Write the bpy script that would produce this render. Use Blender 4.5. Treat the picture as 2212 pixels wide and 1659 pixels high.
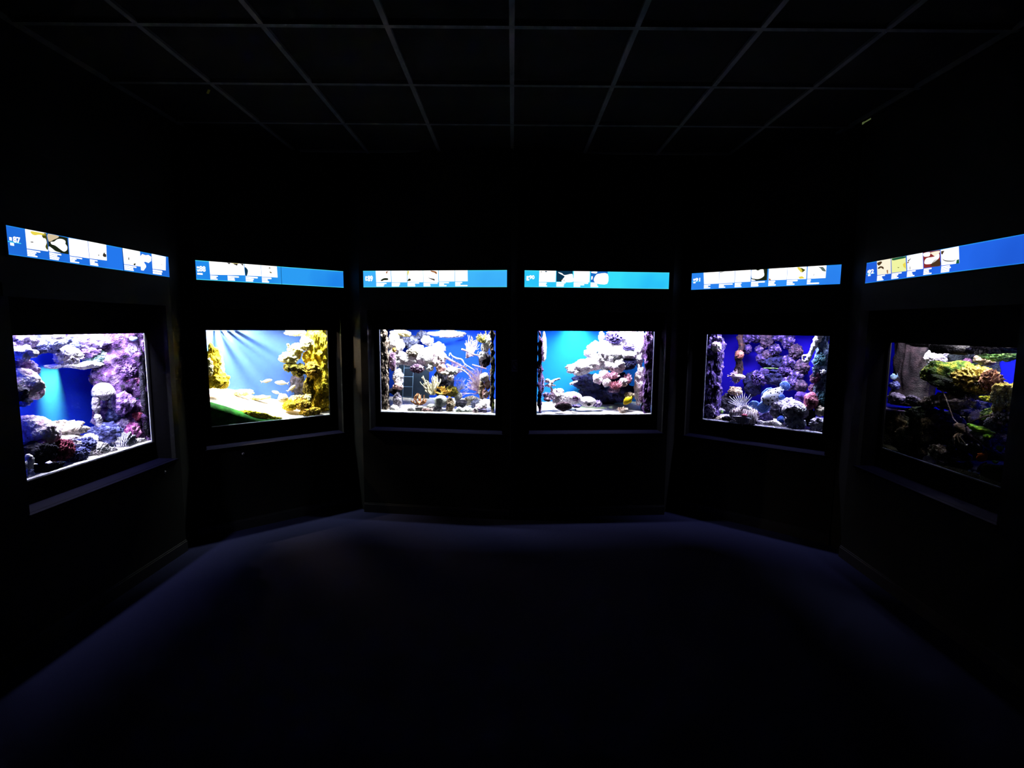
import bpy, math, random
import numpy as np
from mathutils import Vector, Matrix, noise

scene = bpy.context.scene
for o in list(bpy.data.objects):
    bpy.data.objects.remove(o)
COL = scene.collection
PI = math.pi
EYE = 1.68

# ------------------------------------------------------------------ camera, world, exposure
cd = bpy.data.cameras.new('camera')
cd.sensor_fit = 'HORIZONTAL'; cd.sensor_width = 36.0; cd.lens = 18.02
cd.clip_start = 0.05; cd.clip_end = 60
cam = bpy.data.objects.new('camera', cd); COL.objects.link(cam)
cam.matrix_world = (Matrix.Translation((0, 0, EYE)) @ Matrix.Rotation(PI/2 - 0.11188, 4, 'X')
                    @ Matrix.Rotation(0.00793, 4, 'Z'))
scene.camera = cam
w = bpy.data.worlds.new('world'); scene.world = w
w.use_nodes = True
w.node_tree.nodes['Background'].inputs[0].default_value = (0.02, 0.02, 0.03, 1)
w.node_tree.nodes['Background'].inputs[1].default_value = 0.0
vs = scene.view_settings
vs.view_transform = 'Standard'; vs.look = 'None'; vs.exposure = 0.0; vs.gamma = 1.0
vs.use_curve_mapping = False

# walls of the alcove: x, y, yaw, recess of the glass, glass width / bottom / top / offset, sign width / bottom / top, niche left / right / bottom / top
WALL = [
 (-2.4271, 3.0948, 1.5544, .15, .9549, .8386, 1.6133, .0268, 1.1394, 2.0053, 2.1439, -.590, .515, .712, 1.805),
 (-1.9477, 4.2824, .6900, .15, .9617, .8513, 1.6304, -.0196, 1.1317, 2.0114, 2.1547, -.565, .530, .700, 1.805),
 (-.6674, 4.4086, -.1257, .159, 1.0652, .8913, 1.6422, -.0251, 1.2482, 2.0053, 2.1437, -.600, .590, .755, 1.810),
 (.7201, 4.4356, .0716, .159, 1.0607, .8892, 1.6437, .0435, 1.2470, 2.0108, 2.1493, -.570, .620, .748, 1.810),
 (2.0170, 4.2560, -.6892, .15, .9583, .8408, 1.6244, .0220, 1.1230, 2.0145, 2.1580, -.566, .545, .700, 1.805),
 (2.4376, 3.0285, -1.5914, .15, .9263, .8532, 1.5910, -.0412, 1.1794, 1.9961, 2.1349, -.530, .560, .715, 1.805)]
DEPTH = [.42, .50, .55, .55, .50, .42]
URANGE = [(-.48, .86), (-.55, .60), (-.68, .54), (-.52, .70), (-.60, .53), (-.88, .45)]   # inner width of each tank
FLOOR, CEIL = 0.0, 3.118

def tank_matrix(t):
    x, y, a, rec = WALL[t-1][:4]
    return Matrix.Translation((x, y, 0)) @ Matrix.Rotation(a, 4, 'Z') @ Matrix.Translation((0, rec, 0))
def wall_matrix(t):
    x, y, a = WALL[t-1][:3]
    return Matrix.Translation((x, y, 0)) @ Matrix.Rotation(a, 4, 'Z')

# ------------------------------------------------------------------ the lamps in the tank hoods
def lamp(t, kind, pos, aim, energy, color, size=.2, size_y=None, spread=180, angle=60, blend=.6, name='tank_lamp'):
    ld = bpy.data.lights.new(name, kind)
    ld.energy = energy; ld.color = color
    if kind == 'AREA':
        ld.shape = 'RECTANGLE'; ld.size = size; ld.size_y = size_y or size; ld.spread = math.radians(spread)
    else:
        ld.shadow_soft_size = size; ld.spot_size = math.radians(angle); ld.spot_blend = blend
    o = bpy.data.objects.new(name, ld); COL.objects.link(o)
    m = tank_matrix(t); p = m @ Vector(pos); q = m @ Vector(aim)
    zz = (p - q).normalized(); xx = m.to_3x3() @ Vector((1, 0, 0)); yy = zz.cross(xx).normalized(); xx = yy.cross(zz)
    o.matrix_world = Matrix.Translation(p) @ Matrix((xx, yy, zz)).transposed().to_4x4()
    return o
# each tank: a strip over the front glass leaning inwards, a coloured strip by the backdrop, spots
# leftmost: violet white, blue behind, one cyan spot on the backdrop
lamp(1, 'AREA', (.05, .065, 1.80), (.1, .20, 1.05), 47, (.88, .80, 1), .8, .08, 130)
lamp(1, 'AREA', (.2, .37, 1.80), (.2, .42, 1.1), 2.2, (.02, .0, 1), 1.1, .03, 80)
lamp(1, 'AREA', (.20, .395, 1.47), (.19, .418, 1.10), 14, (.35, .9, .05), .12, .02, 22)
# second: warm white
lamp(2, 'AREA', (.05, .065, 1.80), (.08, .10, 1.0), 56, (1, .97, .86), .8, .08, 130)
lamp(2, 'AREA', (.1, .42, 1.80), (.1, .49, 1.1), 1.0, (.05, .06, 1), .8, .06, 150)
lamp(2, 'SPOT', (-.36, .45, 1.74), (-.24, .50, 1.54), 480, (1, .72, .45), .016, angle=160, blend=1)
lamp(2, 'SPOT', (-.44, .30, 1.79), (.0, .50, 1.30), 300, (1, .85, .62), .016, angle=70, blend=1)
# third: neutral white
lamp(3, 'AREA', (0, .065, 1.82), (0, .18, 1.0), 40, (1, .97, .98), .9, .08, 130)
lamp(3, 'AREA', (.1, .46, 1.82), (.1, .54, 1.1), 1.2, (.03, .07, 1), .8, .05, 150)
lamp(3, 'SPOT', (-.06, .40, 1.82), (-.05, .52, 1.60), 40, (.95, .98, .8), .03, angle=90, blend=1)
# fourth: violet white, wide cyan light on the backdrop
lamp(4, 'AREA', (.1, .065, 1.82), (.1, .18, 1.0), 46, (.95, .86, 1), .9, .08, 130)
lamp(4, 'AREA', (0, .46, 1.82), (0, .54, 1.1), 1.0, (.03, .05, 1), .8, .05, 150)
lamp(4, 'SPOT', (-.06, .40, 1.82), (-.04, .55, 1.45), 60, (.75, 1, .35), .03, angle=85, blend=1)
# fifth: dim violet
lamp(5, 'AREA', (.05, .065, 1.80), (.05, .10, .9), 36, (.80, .72, 1), .8, .08, 130)
lamp(5, 'AREA', (0, .40, 1.80), (0, .47, 1.1), .9, (.12, .06, 1), .8, .06, 90)
lamp(5, 'SPOT', (.36, .08, 1.80), (.43, .12, 1.2), 22, (.75, 1, 1), .02, angle=50, blend=.8)
# rightmost: one small white lamp over the mound, blue light behind
lamp(6, 'SPOT', (.06, .17, 1.80), (-.01, .13, 1.38), 50, (1, .97, .85), .03, angle=60, blend=.8)
lamp(6, 'SPOT', (.30, .16, 1.80), (.31, .06, 1.34), 26, (1, .97, .85), .03, angle=40, blend=.8)
lamp(6, 'SPOT', (-.38, .14, 1.80), (-.395, .19, 1.50), 60, (.9, 1, 1), .02, angle=26, blend=.6)
lamp(6, 'AREA', (-.2, .38, 1.78), (-.2, .42, 1.5), 4.5, (.01, .02, 1), 1.1, .03, 60)
lamp(6, 'AREA', (-.1, .065, 1.76), (-.1, .12, 1.0), 14, (.85, .78, 1), .8, .08, 140)


# ------------------------------------------------------------------ materials
def lin(h):
    h = h.lstrip('#'); c = [int(h[i:i+2], 16)/255 for i in (0, 2, 4)]
    return tuple((x/12.92 if x <= .04045 else ((x+.055)/1.055)**2.4) for x in c) + (1,)
MAT = {}
def base_mat(name):
    m = bpy.data.materials.new(name); m.use_nodes = True
    nt = m.node_tree; nt.nodes.clear()
    out = nt.nodes.new('ShaderNodeOutputMaterial')
    MAT[name] = m
    return m, nt, out
def principled(nt, out, rough=.8, spec=.3):
    b = nt.nodes.new('ShaderNodeBsdfPrincipled')
    b.inputs['Roughness'].default_value = rough
    b.inputs['Specular IOR Level'].default_value = spec
    nt.links.new(b.outputs[0], out.inputs[0])
    return b
def reef_mat(name, cols, scale=26, bump=.8, bscale=110, rough=.85, spots=None, wave=None, stops=(.34, .5, .66)):
    """mottled rock or coral skin: three tones over noise, optional spots, fine bumps"""
    m, nt, out = base_mat(name); L = nt.links
    b = principled(nt, out, rough)
    tc = nt.nodes.new('ShaderNodeTexCoord')
    n = nt.nodes.new('ShaderNodeTexNoise'); n.inputs['Scale'].default_value = scale
    n.inputs['Detail'].default_value = 6; n.inputs['Roughness'].default_value = .62
    L.new(tc.outputs['Object'], n.inputs['Vector'])
    r = nt.nodes.new('ShaderNodeValToRGB'); e = r.color_ramp.elements
    while len(e) < len(cols): e.new(.5)
    for k, c in enumerate(cols):
        e[k].position = stops[k] if k < len(stops) else 1; e[k].color = lin(c)
    L.new(n.outputs['Fac'], r.inputs[0]); col = r.outputs[0]
    v = nt.nodes.new('ShaderNodeTexVoronoi'); v.inputs['Scale'].default_value = bscale
    L.new(tc.outputs['Object'], v.inputs['Vector'])
    if spots:
        sc, thr, sp = spots
        v2 = nt.nodes.new('ShaderNodeTexVoronoi'); v2.inputs['Scale'].default_value = sc
        L.new(tc.outputs['Object'], v2.inputs['Vector'])
        lt = nt.nodes.new('ShaderNodeMath'); lt.operation = 'LESS_THAN'; lt.inputs[1].default_value = thr
        L.new(v2.outputs['Distance'], lt.inputs[0])
        mx = nt.nodes.new('ShaderNodeMix'); mx.data_type = 'RGBA'; mx.inputs['B'].default_value = lin(sp)
        L.new(lt.outputs[0], mx.inputs['Factor']); L.new(col, mx.inputs['A']); col = mx.outputs['Result']
    if wave:
        sc, sp, dist = wave
        wv = nt.nodes.new('ShaderNodeTexWave'); wv.inputs['Scale'].default_value = sc; wv.inputs['Distortion'].default_value = dist
        wv.inputs['Detail'].default_value = 1
        L.new(tc.outputs['Object'], wv.inputs['Vector'])
        gt = nt.nodes.new('ShaderNodeMath'); gt.operation = 'GREATER_THAN'; gt.inputs[1].default_value = .6
        L.new(wv.outputs['Fac'], gt.inputs[0])
        mx = nt.nodes.new('ShaderNodeMix'); mx.data_type = 'RGBA'; mx.inputs['B'].default_value = lin(sp)
        L.new(gt.outputs[0], mx.inputs['Factor']); L.new(col, mx.inputs['A']); col = mx.outputs['Result']
    L.new(col, b.inputs['Base Color'])
    if bump:
        ad = nt.nodes.new('ShaderNodeMath'); ad.operation = 'ADD'
        hv = nt.nodes.new('ShaderNodeMath'); hv.operation = 'MULTIPLY'; hv.inputs[1].default_value = .32
        L.new(v.outputs['Distance'], hv.inputs[0])
        L.new(n.outputs['Fac'], ad.inputs[0]); L.new(hv.outputs[0], ad.inputs[1])
        bp = nt.nodes.new('ShaderNodeBump'); bp.inputs['Strength'].default_value = bump; bp.inputs['Distance'].default_value = .02
        L.new(ad.outputs[0], bp.inputs['Height']); L.new(bp.outputs[0], b.inputs['Normal'])
    return m
def flat_mat(name, col, rough=.6, spec=.3, emit=None, strength=1):
    m, nt, out = base_mat(name)
    if emit:
        e = nt.nodes.new('ShaderNodeEmission'); e.inputs[0].default_value = lin(emit); e.inputs[1].default_value = strength
        nt.links.new(e.outputs[0], out.inputs[0])
    else:
        b = principled(nt, out, rough, spec); b.inputs['Base Color'].default_value = lin(col)
    return m
def clear_mat(name, tint=(1, 1, 1, 1), refl=.6):
    m, nt, out = base_mat(name)
    tr = nt.nodes.new('ShaderNodeBsdfTransparent'); tr.inputs[0].default_value = tint
    gl = nt.nodes.new('ShaderNodeBsdfGlossy'); gl.inputs['Roughness'].default_value = .02
    fr = nt.nodes.new('ShaderNodeFresnel'); fr.inputs[0].default_value = 1.33
    mu = nt.nodes.new('ShaderNodeMath'); mu.operation = 'MULTIPLY'; mu.inputs[1].default_value = refl
    mx = nt.nodes.new('ShaderNodeMixShader')
    nt.links.new(fr.outputs[0], mu.inputs[0]); nt.links.new(mu.outputs[0], mx.inputs[0])
    nt.links.new(tr.outputs[0], mx.inputs[1]); nt.links.new(gl.outputs[0], mx.inputs[2]); nt.links.new(mx.outputs[0], out.inputs[0])
    return m

W3 = ['6a5a68', 'd8d0d4', 'f4f0ee']
for nm, cols, kw in [
 ('white_reef', ['382e38', 'ccc4ca', 'f6f4f2'], dict(stops=(.30, .42, .58), spots=(70, .19, '2c2228'))), ('grey_white', ['2c2834', '8c8494', 'd8d2dc'], {}), ('lilac_reef', ['2a1e44', '7a6a9c', 'c8bcd8'], {}),
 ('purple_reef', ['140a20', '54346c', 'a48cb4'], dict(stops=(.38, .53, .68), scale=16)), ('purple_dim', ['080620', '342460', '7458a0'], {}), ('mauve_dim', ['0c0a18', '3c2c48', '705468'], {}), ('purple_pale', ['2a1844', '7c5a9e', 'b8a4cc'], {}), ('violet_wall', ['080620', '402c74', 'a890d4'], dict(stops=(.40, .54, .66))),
 ('pink_coral', ['3a1238', '9c4c8c', 'd8a8c8'], {}), ('white_pink', ['8c5878', 'd8b8c8', 'f2eae8'], dict(stops=(.3, .42, .56))), ('blue_reef', ['0e1038', '34386e', '7c84b4'], {}),
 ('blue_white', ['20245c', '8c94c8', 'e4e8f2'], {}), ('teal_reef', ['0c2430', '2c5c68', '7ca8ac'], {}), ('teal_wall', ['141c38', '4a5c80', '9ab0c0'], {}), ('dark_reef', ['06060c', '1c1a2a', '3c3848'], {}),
 ('red_coral', ['1c0410', '6c1c38', 'b85c70'], {}), ('orange_coral', ['3c1c1c', '8c5044', 'c49080'], {}), ('pale_green', ['3c5c60', 'a4ccc4', 'dcf0e8'], {}), ('cream_reef', ['4c4438', 'b8ac98', 'ece4d4'], {}),
 ('yellow_reef', ['5c4a04', 'c8a808', 'ecd840'], dict(stops=(.3, .42, .62))), ('yellow_white', ['a08810', 'ecdc70', 'f4f0c8'], dict(stops=(.26, .4, .56))), ('olive_reef', ['1c1a04', '5a520c', '9c9020'], {}),
 ('rust_yellow', ['3c1c04', 'a88410', 'e0c848'], dict(spots=(70, .25, '4a2008'))), ('rust_reef', ['0c080c', '2c1c24', '5c3c38'], {}), ('rust_mauve', ['1c1024', '6c4464', 'a87c90'], {}),
 ('moss_yellow', ['6c7404', 'bcb808', 'ecdc20'], dict(bump=.9, bscale=160)), ('brown_reef', ['18100c', '5c4c40', 'b8a898'], dict(scale=40, stops=(.4, .5, .6))), ('brown_pale', ['2c2018', '8c7860', 'd0c4ac'], {}),
 ('mauve_reef', ['24142c', '6c4c6c', 'b8a0b4'], {}), ('pink_white', ['6c3c40', 'd0a4a0', 'f0e4e0'], {}), ('yellow_coral', ['5c3c08', 'c89428', 'e8cc70'], {}), ('yellow_pale', ['5c5434', 'c0b070', 'ece4c0'], {}),
 ('slate_reef', ['18182c', '484c68', '888ca4'], {}), ('white_green', ['7c9c8c', 'dcece0', 'f0f4ee'], dict(stops=(.26, .4, .6))), ('coral_cream', ['8c8464', 'd4ccac', 'f0ecd8'], dict(bump=.2)),
 ('tan_orange', ['6c3c14', 'c4885c', 'ecc8a0'], dict(bump=.2)), ('gorgon_pink', ['8c6c84', 'c8acc0', 'e8d8e4'], dict(bump=0)), ('gorgon_pale', ['8c94b0', 'c4c8dc', 'e4e8f0'], dict(bump=0)),
 ('olive_bush', ['3c3c0c', '8c8440', 'd0c88c'], dict(bump=0)), ('violet_reef', ['1c1444', '5c5098', '9c90c8'], {}), ('navy_shade_rock', ['04041c', '101040', '24245c'], dict(stops=(.36, .5, .68))),
 ('pink_branch', ['7c4860', 'c494a8', 'ecccd8'], dict(bump=0)), ('red_branch', ['5c2038', 'a86474', 'e0b4b8'], dict(bump=0)), ('mauve_anemone', ['5c2c5c', 'b090a8', 'ece0e4'], dict(bump=0)),
 ('cream_anemone', ['5c3c34', 'b8a08c', 'ece0d0'], dict(bump=0)), ('white_anemone', ['8c84a4', 'd0c8dc', 'f0eef2'], dict(bump=0)), ('brown_sponge', ['1c1418', '54404c', '8c7c80'], dict(bump=.9, bscale=120)),
 ('rose_sponge', ['5c2440', 'a85c74', 'd08c9c'], dict(bump=.6, bscale=150)), ('purple_sponge', ['24104c', '4c2c94', '7458b0'], dict(bump=.6, bscale=150)), ('blue_sponge', ['0c1c6c', '2c50b4', '5c84d0'], {}),
 ('white_lilac', ['3c3450', 'a49cb8', 'ece8ee'], dict(stops=(.36, .48, .6))), ('white_blue', ['24285c', 'a0a4c8', 'eceef4'], {}), ('grey_reef', ['1c1c22', '4c4c54', '84848a'], {}),
 ('moss_green', ['0c1804', '3c5c10', 'a8a834'], dict(bump=.9, bscale=130)), ('moss_gold', ['2c2408', '8c7820', 'd8c45c'], dict(bump=.9, bscale=130)), ('moss_rust', ['2c1408', '8c5c38', 'c89468'], dict(bump=.8)),
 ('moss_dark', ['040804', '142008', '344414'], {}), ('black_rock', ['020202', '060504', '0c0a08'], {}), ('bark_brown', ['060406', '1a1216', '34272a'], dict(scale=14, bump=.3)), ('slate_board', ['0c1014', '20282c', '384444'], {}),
 ('ice', ['6c8cc8', 'a4c4ec', 'dcecf8'], dict(bump=.1)), ('grey_violet', ['24202c', '5c5468', '908898'], {}), ('tan_stone', ['2c2620', '6c6054', 'a89c88'], {}), ('dark_brown', ['14100a', '3c321e', '6c5c3c'], {}),
 ('violet_stone', ['4c405c', '7c7090', 'a498b4'], dict(bump=.15)), ('olive_stone', ['141408', '34341c', '5c5838'], dict(bump=.3)), ('grey_wood', ['24242c', '54545c', '84848c'], {}), ('dark_wood', ['140c0c', '3c2824', '5c4438'], dict(bump=.1)),
 ('leaf_green', ['2c5c04', '6ca80c', 'b0d820'], dict(bump=0)), ('green_algae', ['142c0c', '4c7c34', '8cac5c'], {}), ('glint_white', ['a0b0e0', 'd8e0f4', 'f4f6fa'], dict(bump=0)), ('lobster_brown', ['1c140c', '4c3c28', '84705c'], dict(bump=.4)),
 ('fish_white', ['98a088', 'e8ece0', 'f6f8f4'], dict(bump=0, stops=(.3, .42, .5))), ('fish_yellow', ['c8a804', 'e8d008', 'f0e020'], dict(bump=0, rough=.5)), ('fish_blue', ['3c5c84', '7ca0b8', 'c0d4dc'], dict(bump=0)), ('fish_orange', ['7c2c04', 'd4641c', 'ec8c3c'], dict(bump=0)),
 ('lion_white', ['d8ccd0', 'ece4e6', 'f4f0f2'], dict(bump=0, wave=(24, '3c1c30', 9.0))), ('lion_pink', ['c8a4b8', 'e4ccd8', 'f0e4ea'], dict(bump=0, wave=(45, '5c3050', 2.5))),
 ('lion_fan', ['c8c8e0', 'e0e0f0', 'f0f0f8'], dict(bump=0, wave=(40, '24204c', .8))), ('spot_white', ['a8b8e4', 'dce4f0', 'f2f6f8'], dict(bump=0, spots=(52, .36, '10142c'))), ('spot_fin', ['2c50c0', '5c84dc', '94b4ec'], dict(bump=0, spots=(110, .3, '142c7c'))),
 ('stripe_white', ['b0b0c8', 'dcdce8', 'f2f2f6'], dict(bump=.2, wave=(34, '14143c', 4.0))), ('rock_bubble', ['14103c', '3c3064', '6c5c8c'], {}), ('eye_black', ['020204', '040408', '060610'], dict(bump=0, rough=.2)),
 ('sand_white', ['c8c0b8', 'e8e4de', 'f4f2ee'], dict(scale=60, bump=.25, bscale=300)), ('sand_grey', ['5c586c', '9c98a8', 'd0ccd8'], dict(scale=50, bump=.8, bscale=120)), ('sand_pink', ['5c4c64', '8c7c94', 'b0a0b8'], dict(scale=60, bump=.3, bscale=260)),
 ('dark_gloss', ['060608', '14141a', '2c2c34'], dict(bump=.2, rough=.25)), ('mud', ['080808', '18180e', '2c2a18'], {}), ('algae_film', ['042004', '0c5410', '2c8424'], dict(scale=9, bump=.1)),
]:
    reef_mat(nm, cols, **kw)
flat_mat('pale_frame', '#9cc4e0', .4)
flat_mat('dark_slate', '#1c2c3c', .8)
flat_mat('glint_pale', '#c8ccf0', .4)
flat_mat('tank_black', '#050506', .7)
for nm, c in [('back_1', '#0e28b0'), ('back_2', '#345090'), ('back_3', '#1840b8'), ('back_4', '#1870c8'), ('back_5', '#1c1098'), ('back_6', '#1018b8')]:
    flat_mat(nm, c, .9, .05)
clear_mat('clear_glass', (.97, .98, .98, 1), .015)
clear_mat('clear_water', (.95, .98, 1, 1), .0)
clear_mat('dark_water', (.80, .82, .74, 1), .06)
def paint_mat(name, col, rough, scale, var, bump, spec=.4):
    m, nt, out = base_mat(name); b = principled(nt, out, rough, spec)
    tc = nt.nodes.new('ShaderNodeTexCoord'); n = nt.nodes.new('ShaderNodeTexNoise'); n.inputs['Scale'].default_value = scale; n.inputs['Detail'].default_value = 5
    nt.links.new(tc.outputs['Object'], n.inputs['Vector'])
    r = nt.nodes.new('ShaderNodeValToRGB'); c = lin(col)
    r.color_ramp.elements[0].color = tuple(x*(1-var) for x in c[:3]) + (1,); r.color_ramp.elements[1].color = tuple(x*(1+var) for x in c[:3]) + (1,)
    r.color_ramp.elements[0].position = .3; r.color_ramp.elements[1].position = .7
    nt.links.new(n.outputs['Fac'], r.inputs[0]); nt.links.new(r.outputs[0], b.inputs['Base Color'])
    bp = nt.nodes.new('ShaderNodeBump'); bp.inputs['Strength'].default_value = bump; bp.inputs['Distance'].default_value = .004
    nt.links.new(n.outputs['Fac'], bp.inputs['Height']); nt.links.new(bp.outputs[0], b.inputs['Normal'])
    return m
paint_mat('black_paint', '#0b0c0c', .6, 60, .2, .15, .08)
paint_mat('niche_black', '#020203', .7, 60, .2, .1, .02)
paint_mat('sill_lit_blue', '#01010a', .4, 40, .2, .1, .06)  # blue light on the ledges is put into this base colour
paint_mat('carpet', '#080a1e', .95, 260, .5, .6, .05)
paint_mat('ceiling_tile', '#080808', .9, 90, .4, .4, .1)
paint_mat('grid_metal', '#48484a', .6, 30, .1, .0)
paint_mat('skirting', '#141416', .35, 30, .1, .0)

# ------------------------------------------------------------------ mesh helpers
ICO = {}
def ico(sub):
    if sub not in ICO:
        import bmesh
        bm = bmesh.new(); bmesh.ops.create_icosphere(bm, subdivisions=sub, radius=1)
        bm.verts.ensure_lookup_table()
        ICO[sub] = (np.array([v.co[:] for v in bm.verts]), [tuple(v.index for v in f.verts) for f in bm.faces]); bm.free()
    return ICO[sub]
def mesh(name, V, F, mat, smooth=True, mats=None, fm=None):
    me = bpy.data.meshes.new(name)
    me.from_pydata([tuple(map(float, v)) for v in V], [], F)
    if smooth: me.polygons.foreach_set('use_smooth', [True]*len(me.polygons))
    for m in (mats or [mat]): me.materials.append(MAT[m])
    if fm is not None: me.polygons.foreach_set('material_index', fm)
    me.update(); return me
def link(name, me, parent=None, matrix=None):
    o = bpy.data.objects.new(name, me); COL.objects.link(o)
    if parent: o.parent = parent
    if matrix is not None: o.matrix_world = matrix
    return o
def tag(o, label, cat, group=None, kind=None):
    o['label'] = label; o['category'] = cat
    if group: o['group'] = group
    if kind: o['kind'] = kind
    return o
class Box:
    """collects boxes and quads in one frame"""
    def __init__(s): s.V = []; s.F = []
    def box(s, x0, x1, y0, y1, z0, z1):
        k = len(s.V)
        s.V += [(x0, y0, z0), (x1, y0, z0), (x1, y1, z0), (x0, y1, z0), (x0, y0, z1), (x1, y0, z1), (x1, y1, z1), (x0, y1, z1)]
        s.F += [tuple(k+i for i in f) for f in ((0, 3, 2, 1), (4, 5, 6, 7), (0, 1, 5, 4), (1, 2, 6, 5), (2, 3, 7, 6), (3, 0, 4, 7))]
        return s
    def prism(s, pts, y0, y1):
        """polygon in x,z pulled from y0 to y1"""
        k = len(s.V); n = len(pts)
        s.V += [(x, y0, z) for x, z in pts] + [(x, y1, z) for x, z in pts]
        s.F += [tuple(k+i for i in range(n)), tuple(k+n+i for i in reversed(range(n)))] + [(k+i, k+n+i, k+n+(i+1) % n, k+(i+1) % n) for i in range(n)]
        return s
    def make(s, name, mat, parent=None, matrix=None, smooth=False):
        return link(name, mesh(name, s.V, s.F, mat, smooth), parent, matrix)
def tube_geo(P, R, sides=7, V=None, F=None):
    """tapered tube with rounded ends through P"""
    V = [] if V is None else V; F = [] if F is None else F
    P = [Vector(p) for p in P]; n = len(P)
    d0 = (P[1]-P[0]).normalized(); d1 = (P[-1]-P[-2]).normalized()
    PP = [P[0]-d0*R[0]*.9, P[0]-d0*R[0]*.5] + P + [P[-1]+d1*R[-1]*.5, P[-1]+d1*R[-1]*.9]
    RR = [R[0]*.35, R[0]*.85] + list(R) + [R[-1]*.85, R[-1]*.35]
    up = Vector((.31, .23, .92)); k0 = len(V)
    for i, p in enumerate(PP):
        t = (PP[min(i+1, len(PP)-1)]-PP[max(i-1, 0)]).normalized()
        a = t.cross(up)
        if a.length < 1e-3: a = t.cross(Vector((1, 0, 0)))
        a.normalize(); b = t.cross(a)
        for j in range(sides):
            g = 2*PI*j/sides; q = p + (a*math.cos(g)+b*math.sin(g))*RR[i]; V.append((q.x, q.y, q.z))
    m = len(PP)
    for i in range(m-1):
        for j in range(sides):
            F.append((k0+i*sides+j, k0+i*sides+(j+1) % sides, k0+(i+1)*sides+(j+1) % sides, k0+(i+1)*sides+j))
    F.append(tuple(k0+j for j in reversed(range(sides)))); F.append(tuple(k0+(m-1)*sides+j for j in range(sides)))
    return V, F
def smooth_path(P, R, n=4):
    """Catmull-Rom refinement"""
    Q = []; S = []
    P = [Vector(p) for p in P]
    for i in range(len(P)-1):
        a, b, c, d = P[max(i-1, 0)], P[i], P[i+1], P[min(i+2, len(P)-1)]
        for k in range(n):
            t = k/n
            Q.append(.5*((2*b)+(c-a)*t+(2*a-5*b+4*c-d)*t*t+(3*b-a-3*c+d)*t**3)); S.append(R[i]*(1-t)+R[i+1]*t)
    return Q+[P[-1]], S+[R[-1]]

# ------------------------------------------------------------------ rock and coral shapes (unit sphere pushed about by noise, then fitted to w, d, h)
def lumps(p, sc):
    return .75 - noise.voronoi(p*sc)[0][0]
def rock_verts(size, seed, style, sub):
    W, D, H = [max(s, .004) for s in size]
    v, F = ico(sub); off = Vector((seed*.173 % 37, seed*.417 % 41, seed*.291 % 43))
    out = np.empty_like(v); fr = noise.fractal; nz = noise.noise
    asp = Vector((W, D, H)); am = (W*D*H)**(1/3); asp = asp/am
    for i, c in enumerate(v):
        q = Vector(c); e = Vector((q.x*asp.x, q.y*asp.y, q.z*asp.z)); p = e + off
        if style == 'slab':
            m = (abs(q.x)**5+abs(q.y)**5+abs(q.z)**5)**.2; s = q/m
            ph = Vector((s.x*W/2, s.y*D/2, s.z*H/2))
            g = ph + off
            r = .065*lumps(g, 14)+.030*lumps(g, 38)+.03*fr(g*6, 1, 2, 3)
            nn = Vector((q.x, q.y*1.2, q.z*.5)).normalized()
            res = ph + nn*(r-.03)
            out[i] = (res.x, res.y, res.z); continue
        if style == 'craggy':
            rg = noise.ridged_multi_fractal(p*1.5, .9, 2.1, 4, .9, 2.0)
            r = 1 + .30*fr(p*1.3, 1, 2, 3) - .20*(rg-1.0) + .16*lumps(p, 3.2)
            if sub > 4: r += .075*lumps(p, 8.5) + .05*fr(p*9, .8, 2, 3)
            if sub > 5: r += .03*lumps(p, 19)
        elif style == 'lumpy':
            r = 1 + .42*lumps(p, 2.3) + .20*lumps(p, 5.5) + .06*fr(p*7, 1, 2, 2)
        elif style == 'spiky':
            a = abs(nz(p*3.1)); b2 = abs(nz(p*6.7))
            r = 1 + .55*(1-2.4*a) + .25*(1-2.4*b2)+.2*fr(p*1.5, 1, 2, 2); r = max(r, .25)
        elif style == 'brain':
            r = 1 + .07*math.sin(26*nz(p*1.5)+9*nz(p*.8)) + .12*nz(p*1.1)
        elif style == 'knobby':
            r = 1 + .22*nz(p*1.2) + .14*lumps(p, 4.2) + .04*lumps(p, 11)
        elif style == 'dome':
            th = math.atan2(q.y, q.x); r = 1 + .05*nz(p*2)
            if q.z < -.15: r *= .55 + .12*math.sin(th*14)
        elif style == 'plate':
            th = math.atan2(q.y, q.x); r = 1 + .22*nz(Vector((math.cos(th)*1.6, math.sin(th)*1.6, seed))) + .10*nz(Vector((math.cos(th)*6, math.sin(th)*6, seed+5)))+.08*nz(p*5)
            q = Vector((q.x, q.y, q.z*.55 + .45*nz(Vector((q.x*1.8, q.y*1.8, seed)))))
        elif style == 'clam':
            th = math.atan2(q.z, q.x); r = 1 + .10*math.cos(th*11) + .05*nz(p*3)
            if abs(q.y) < .12: r *= .9
        elif style == 'trunk':
            m = (abs(q.x)**2+abs(q.y)**2)**.5; z = q.z
            m4 = max(m, abs(z)*.92); q = Vector((q.x/m4*.85, q.y/m4*.85, z/m4))
            e = Vector((q.x*3.2, q.y*3.2, q.z*.8)) + off
            r = 1 + .16*(noise.ridged_multi_fractal(e, 1, 2, 3, .9, 2)-1) + .10*nz(e*2.5) + (.18 if z < -.6 else 0)*abs(z)
            out[i] = (q.x*r, q.y*r, q.z); continue
        else:  # smooth
            r = 1 + .20*nz(p*.9) + .06*nz(p*2.3) + .025*fr(p*6, 1, 2, 3)
        out[i] = (q.x*r, q.y*r, q.z*r)
    lo, hi = out.min(0), out.max(0)
    if style == 'plate': lo[2], hi[2] = -1, 1
    out = (out-(lo+hi)/2)/((hi-lo)/2)*np.array([W, D, H])/2
    return out, F

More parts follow.
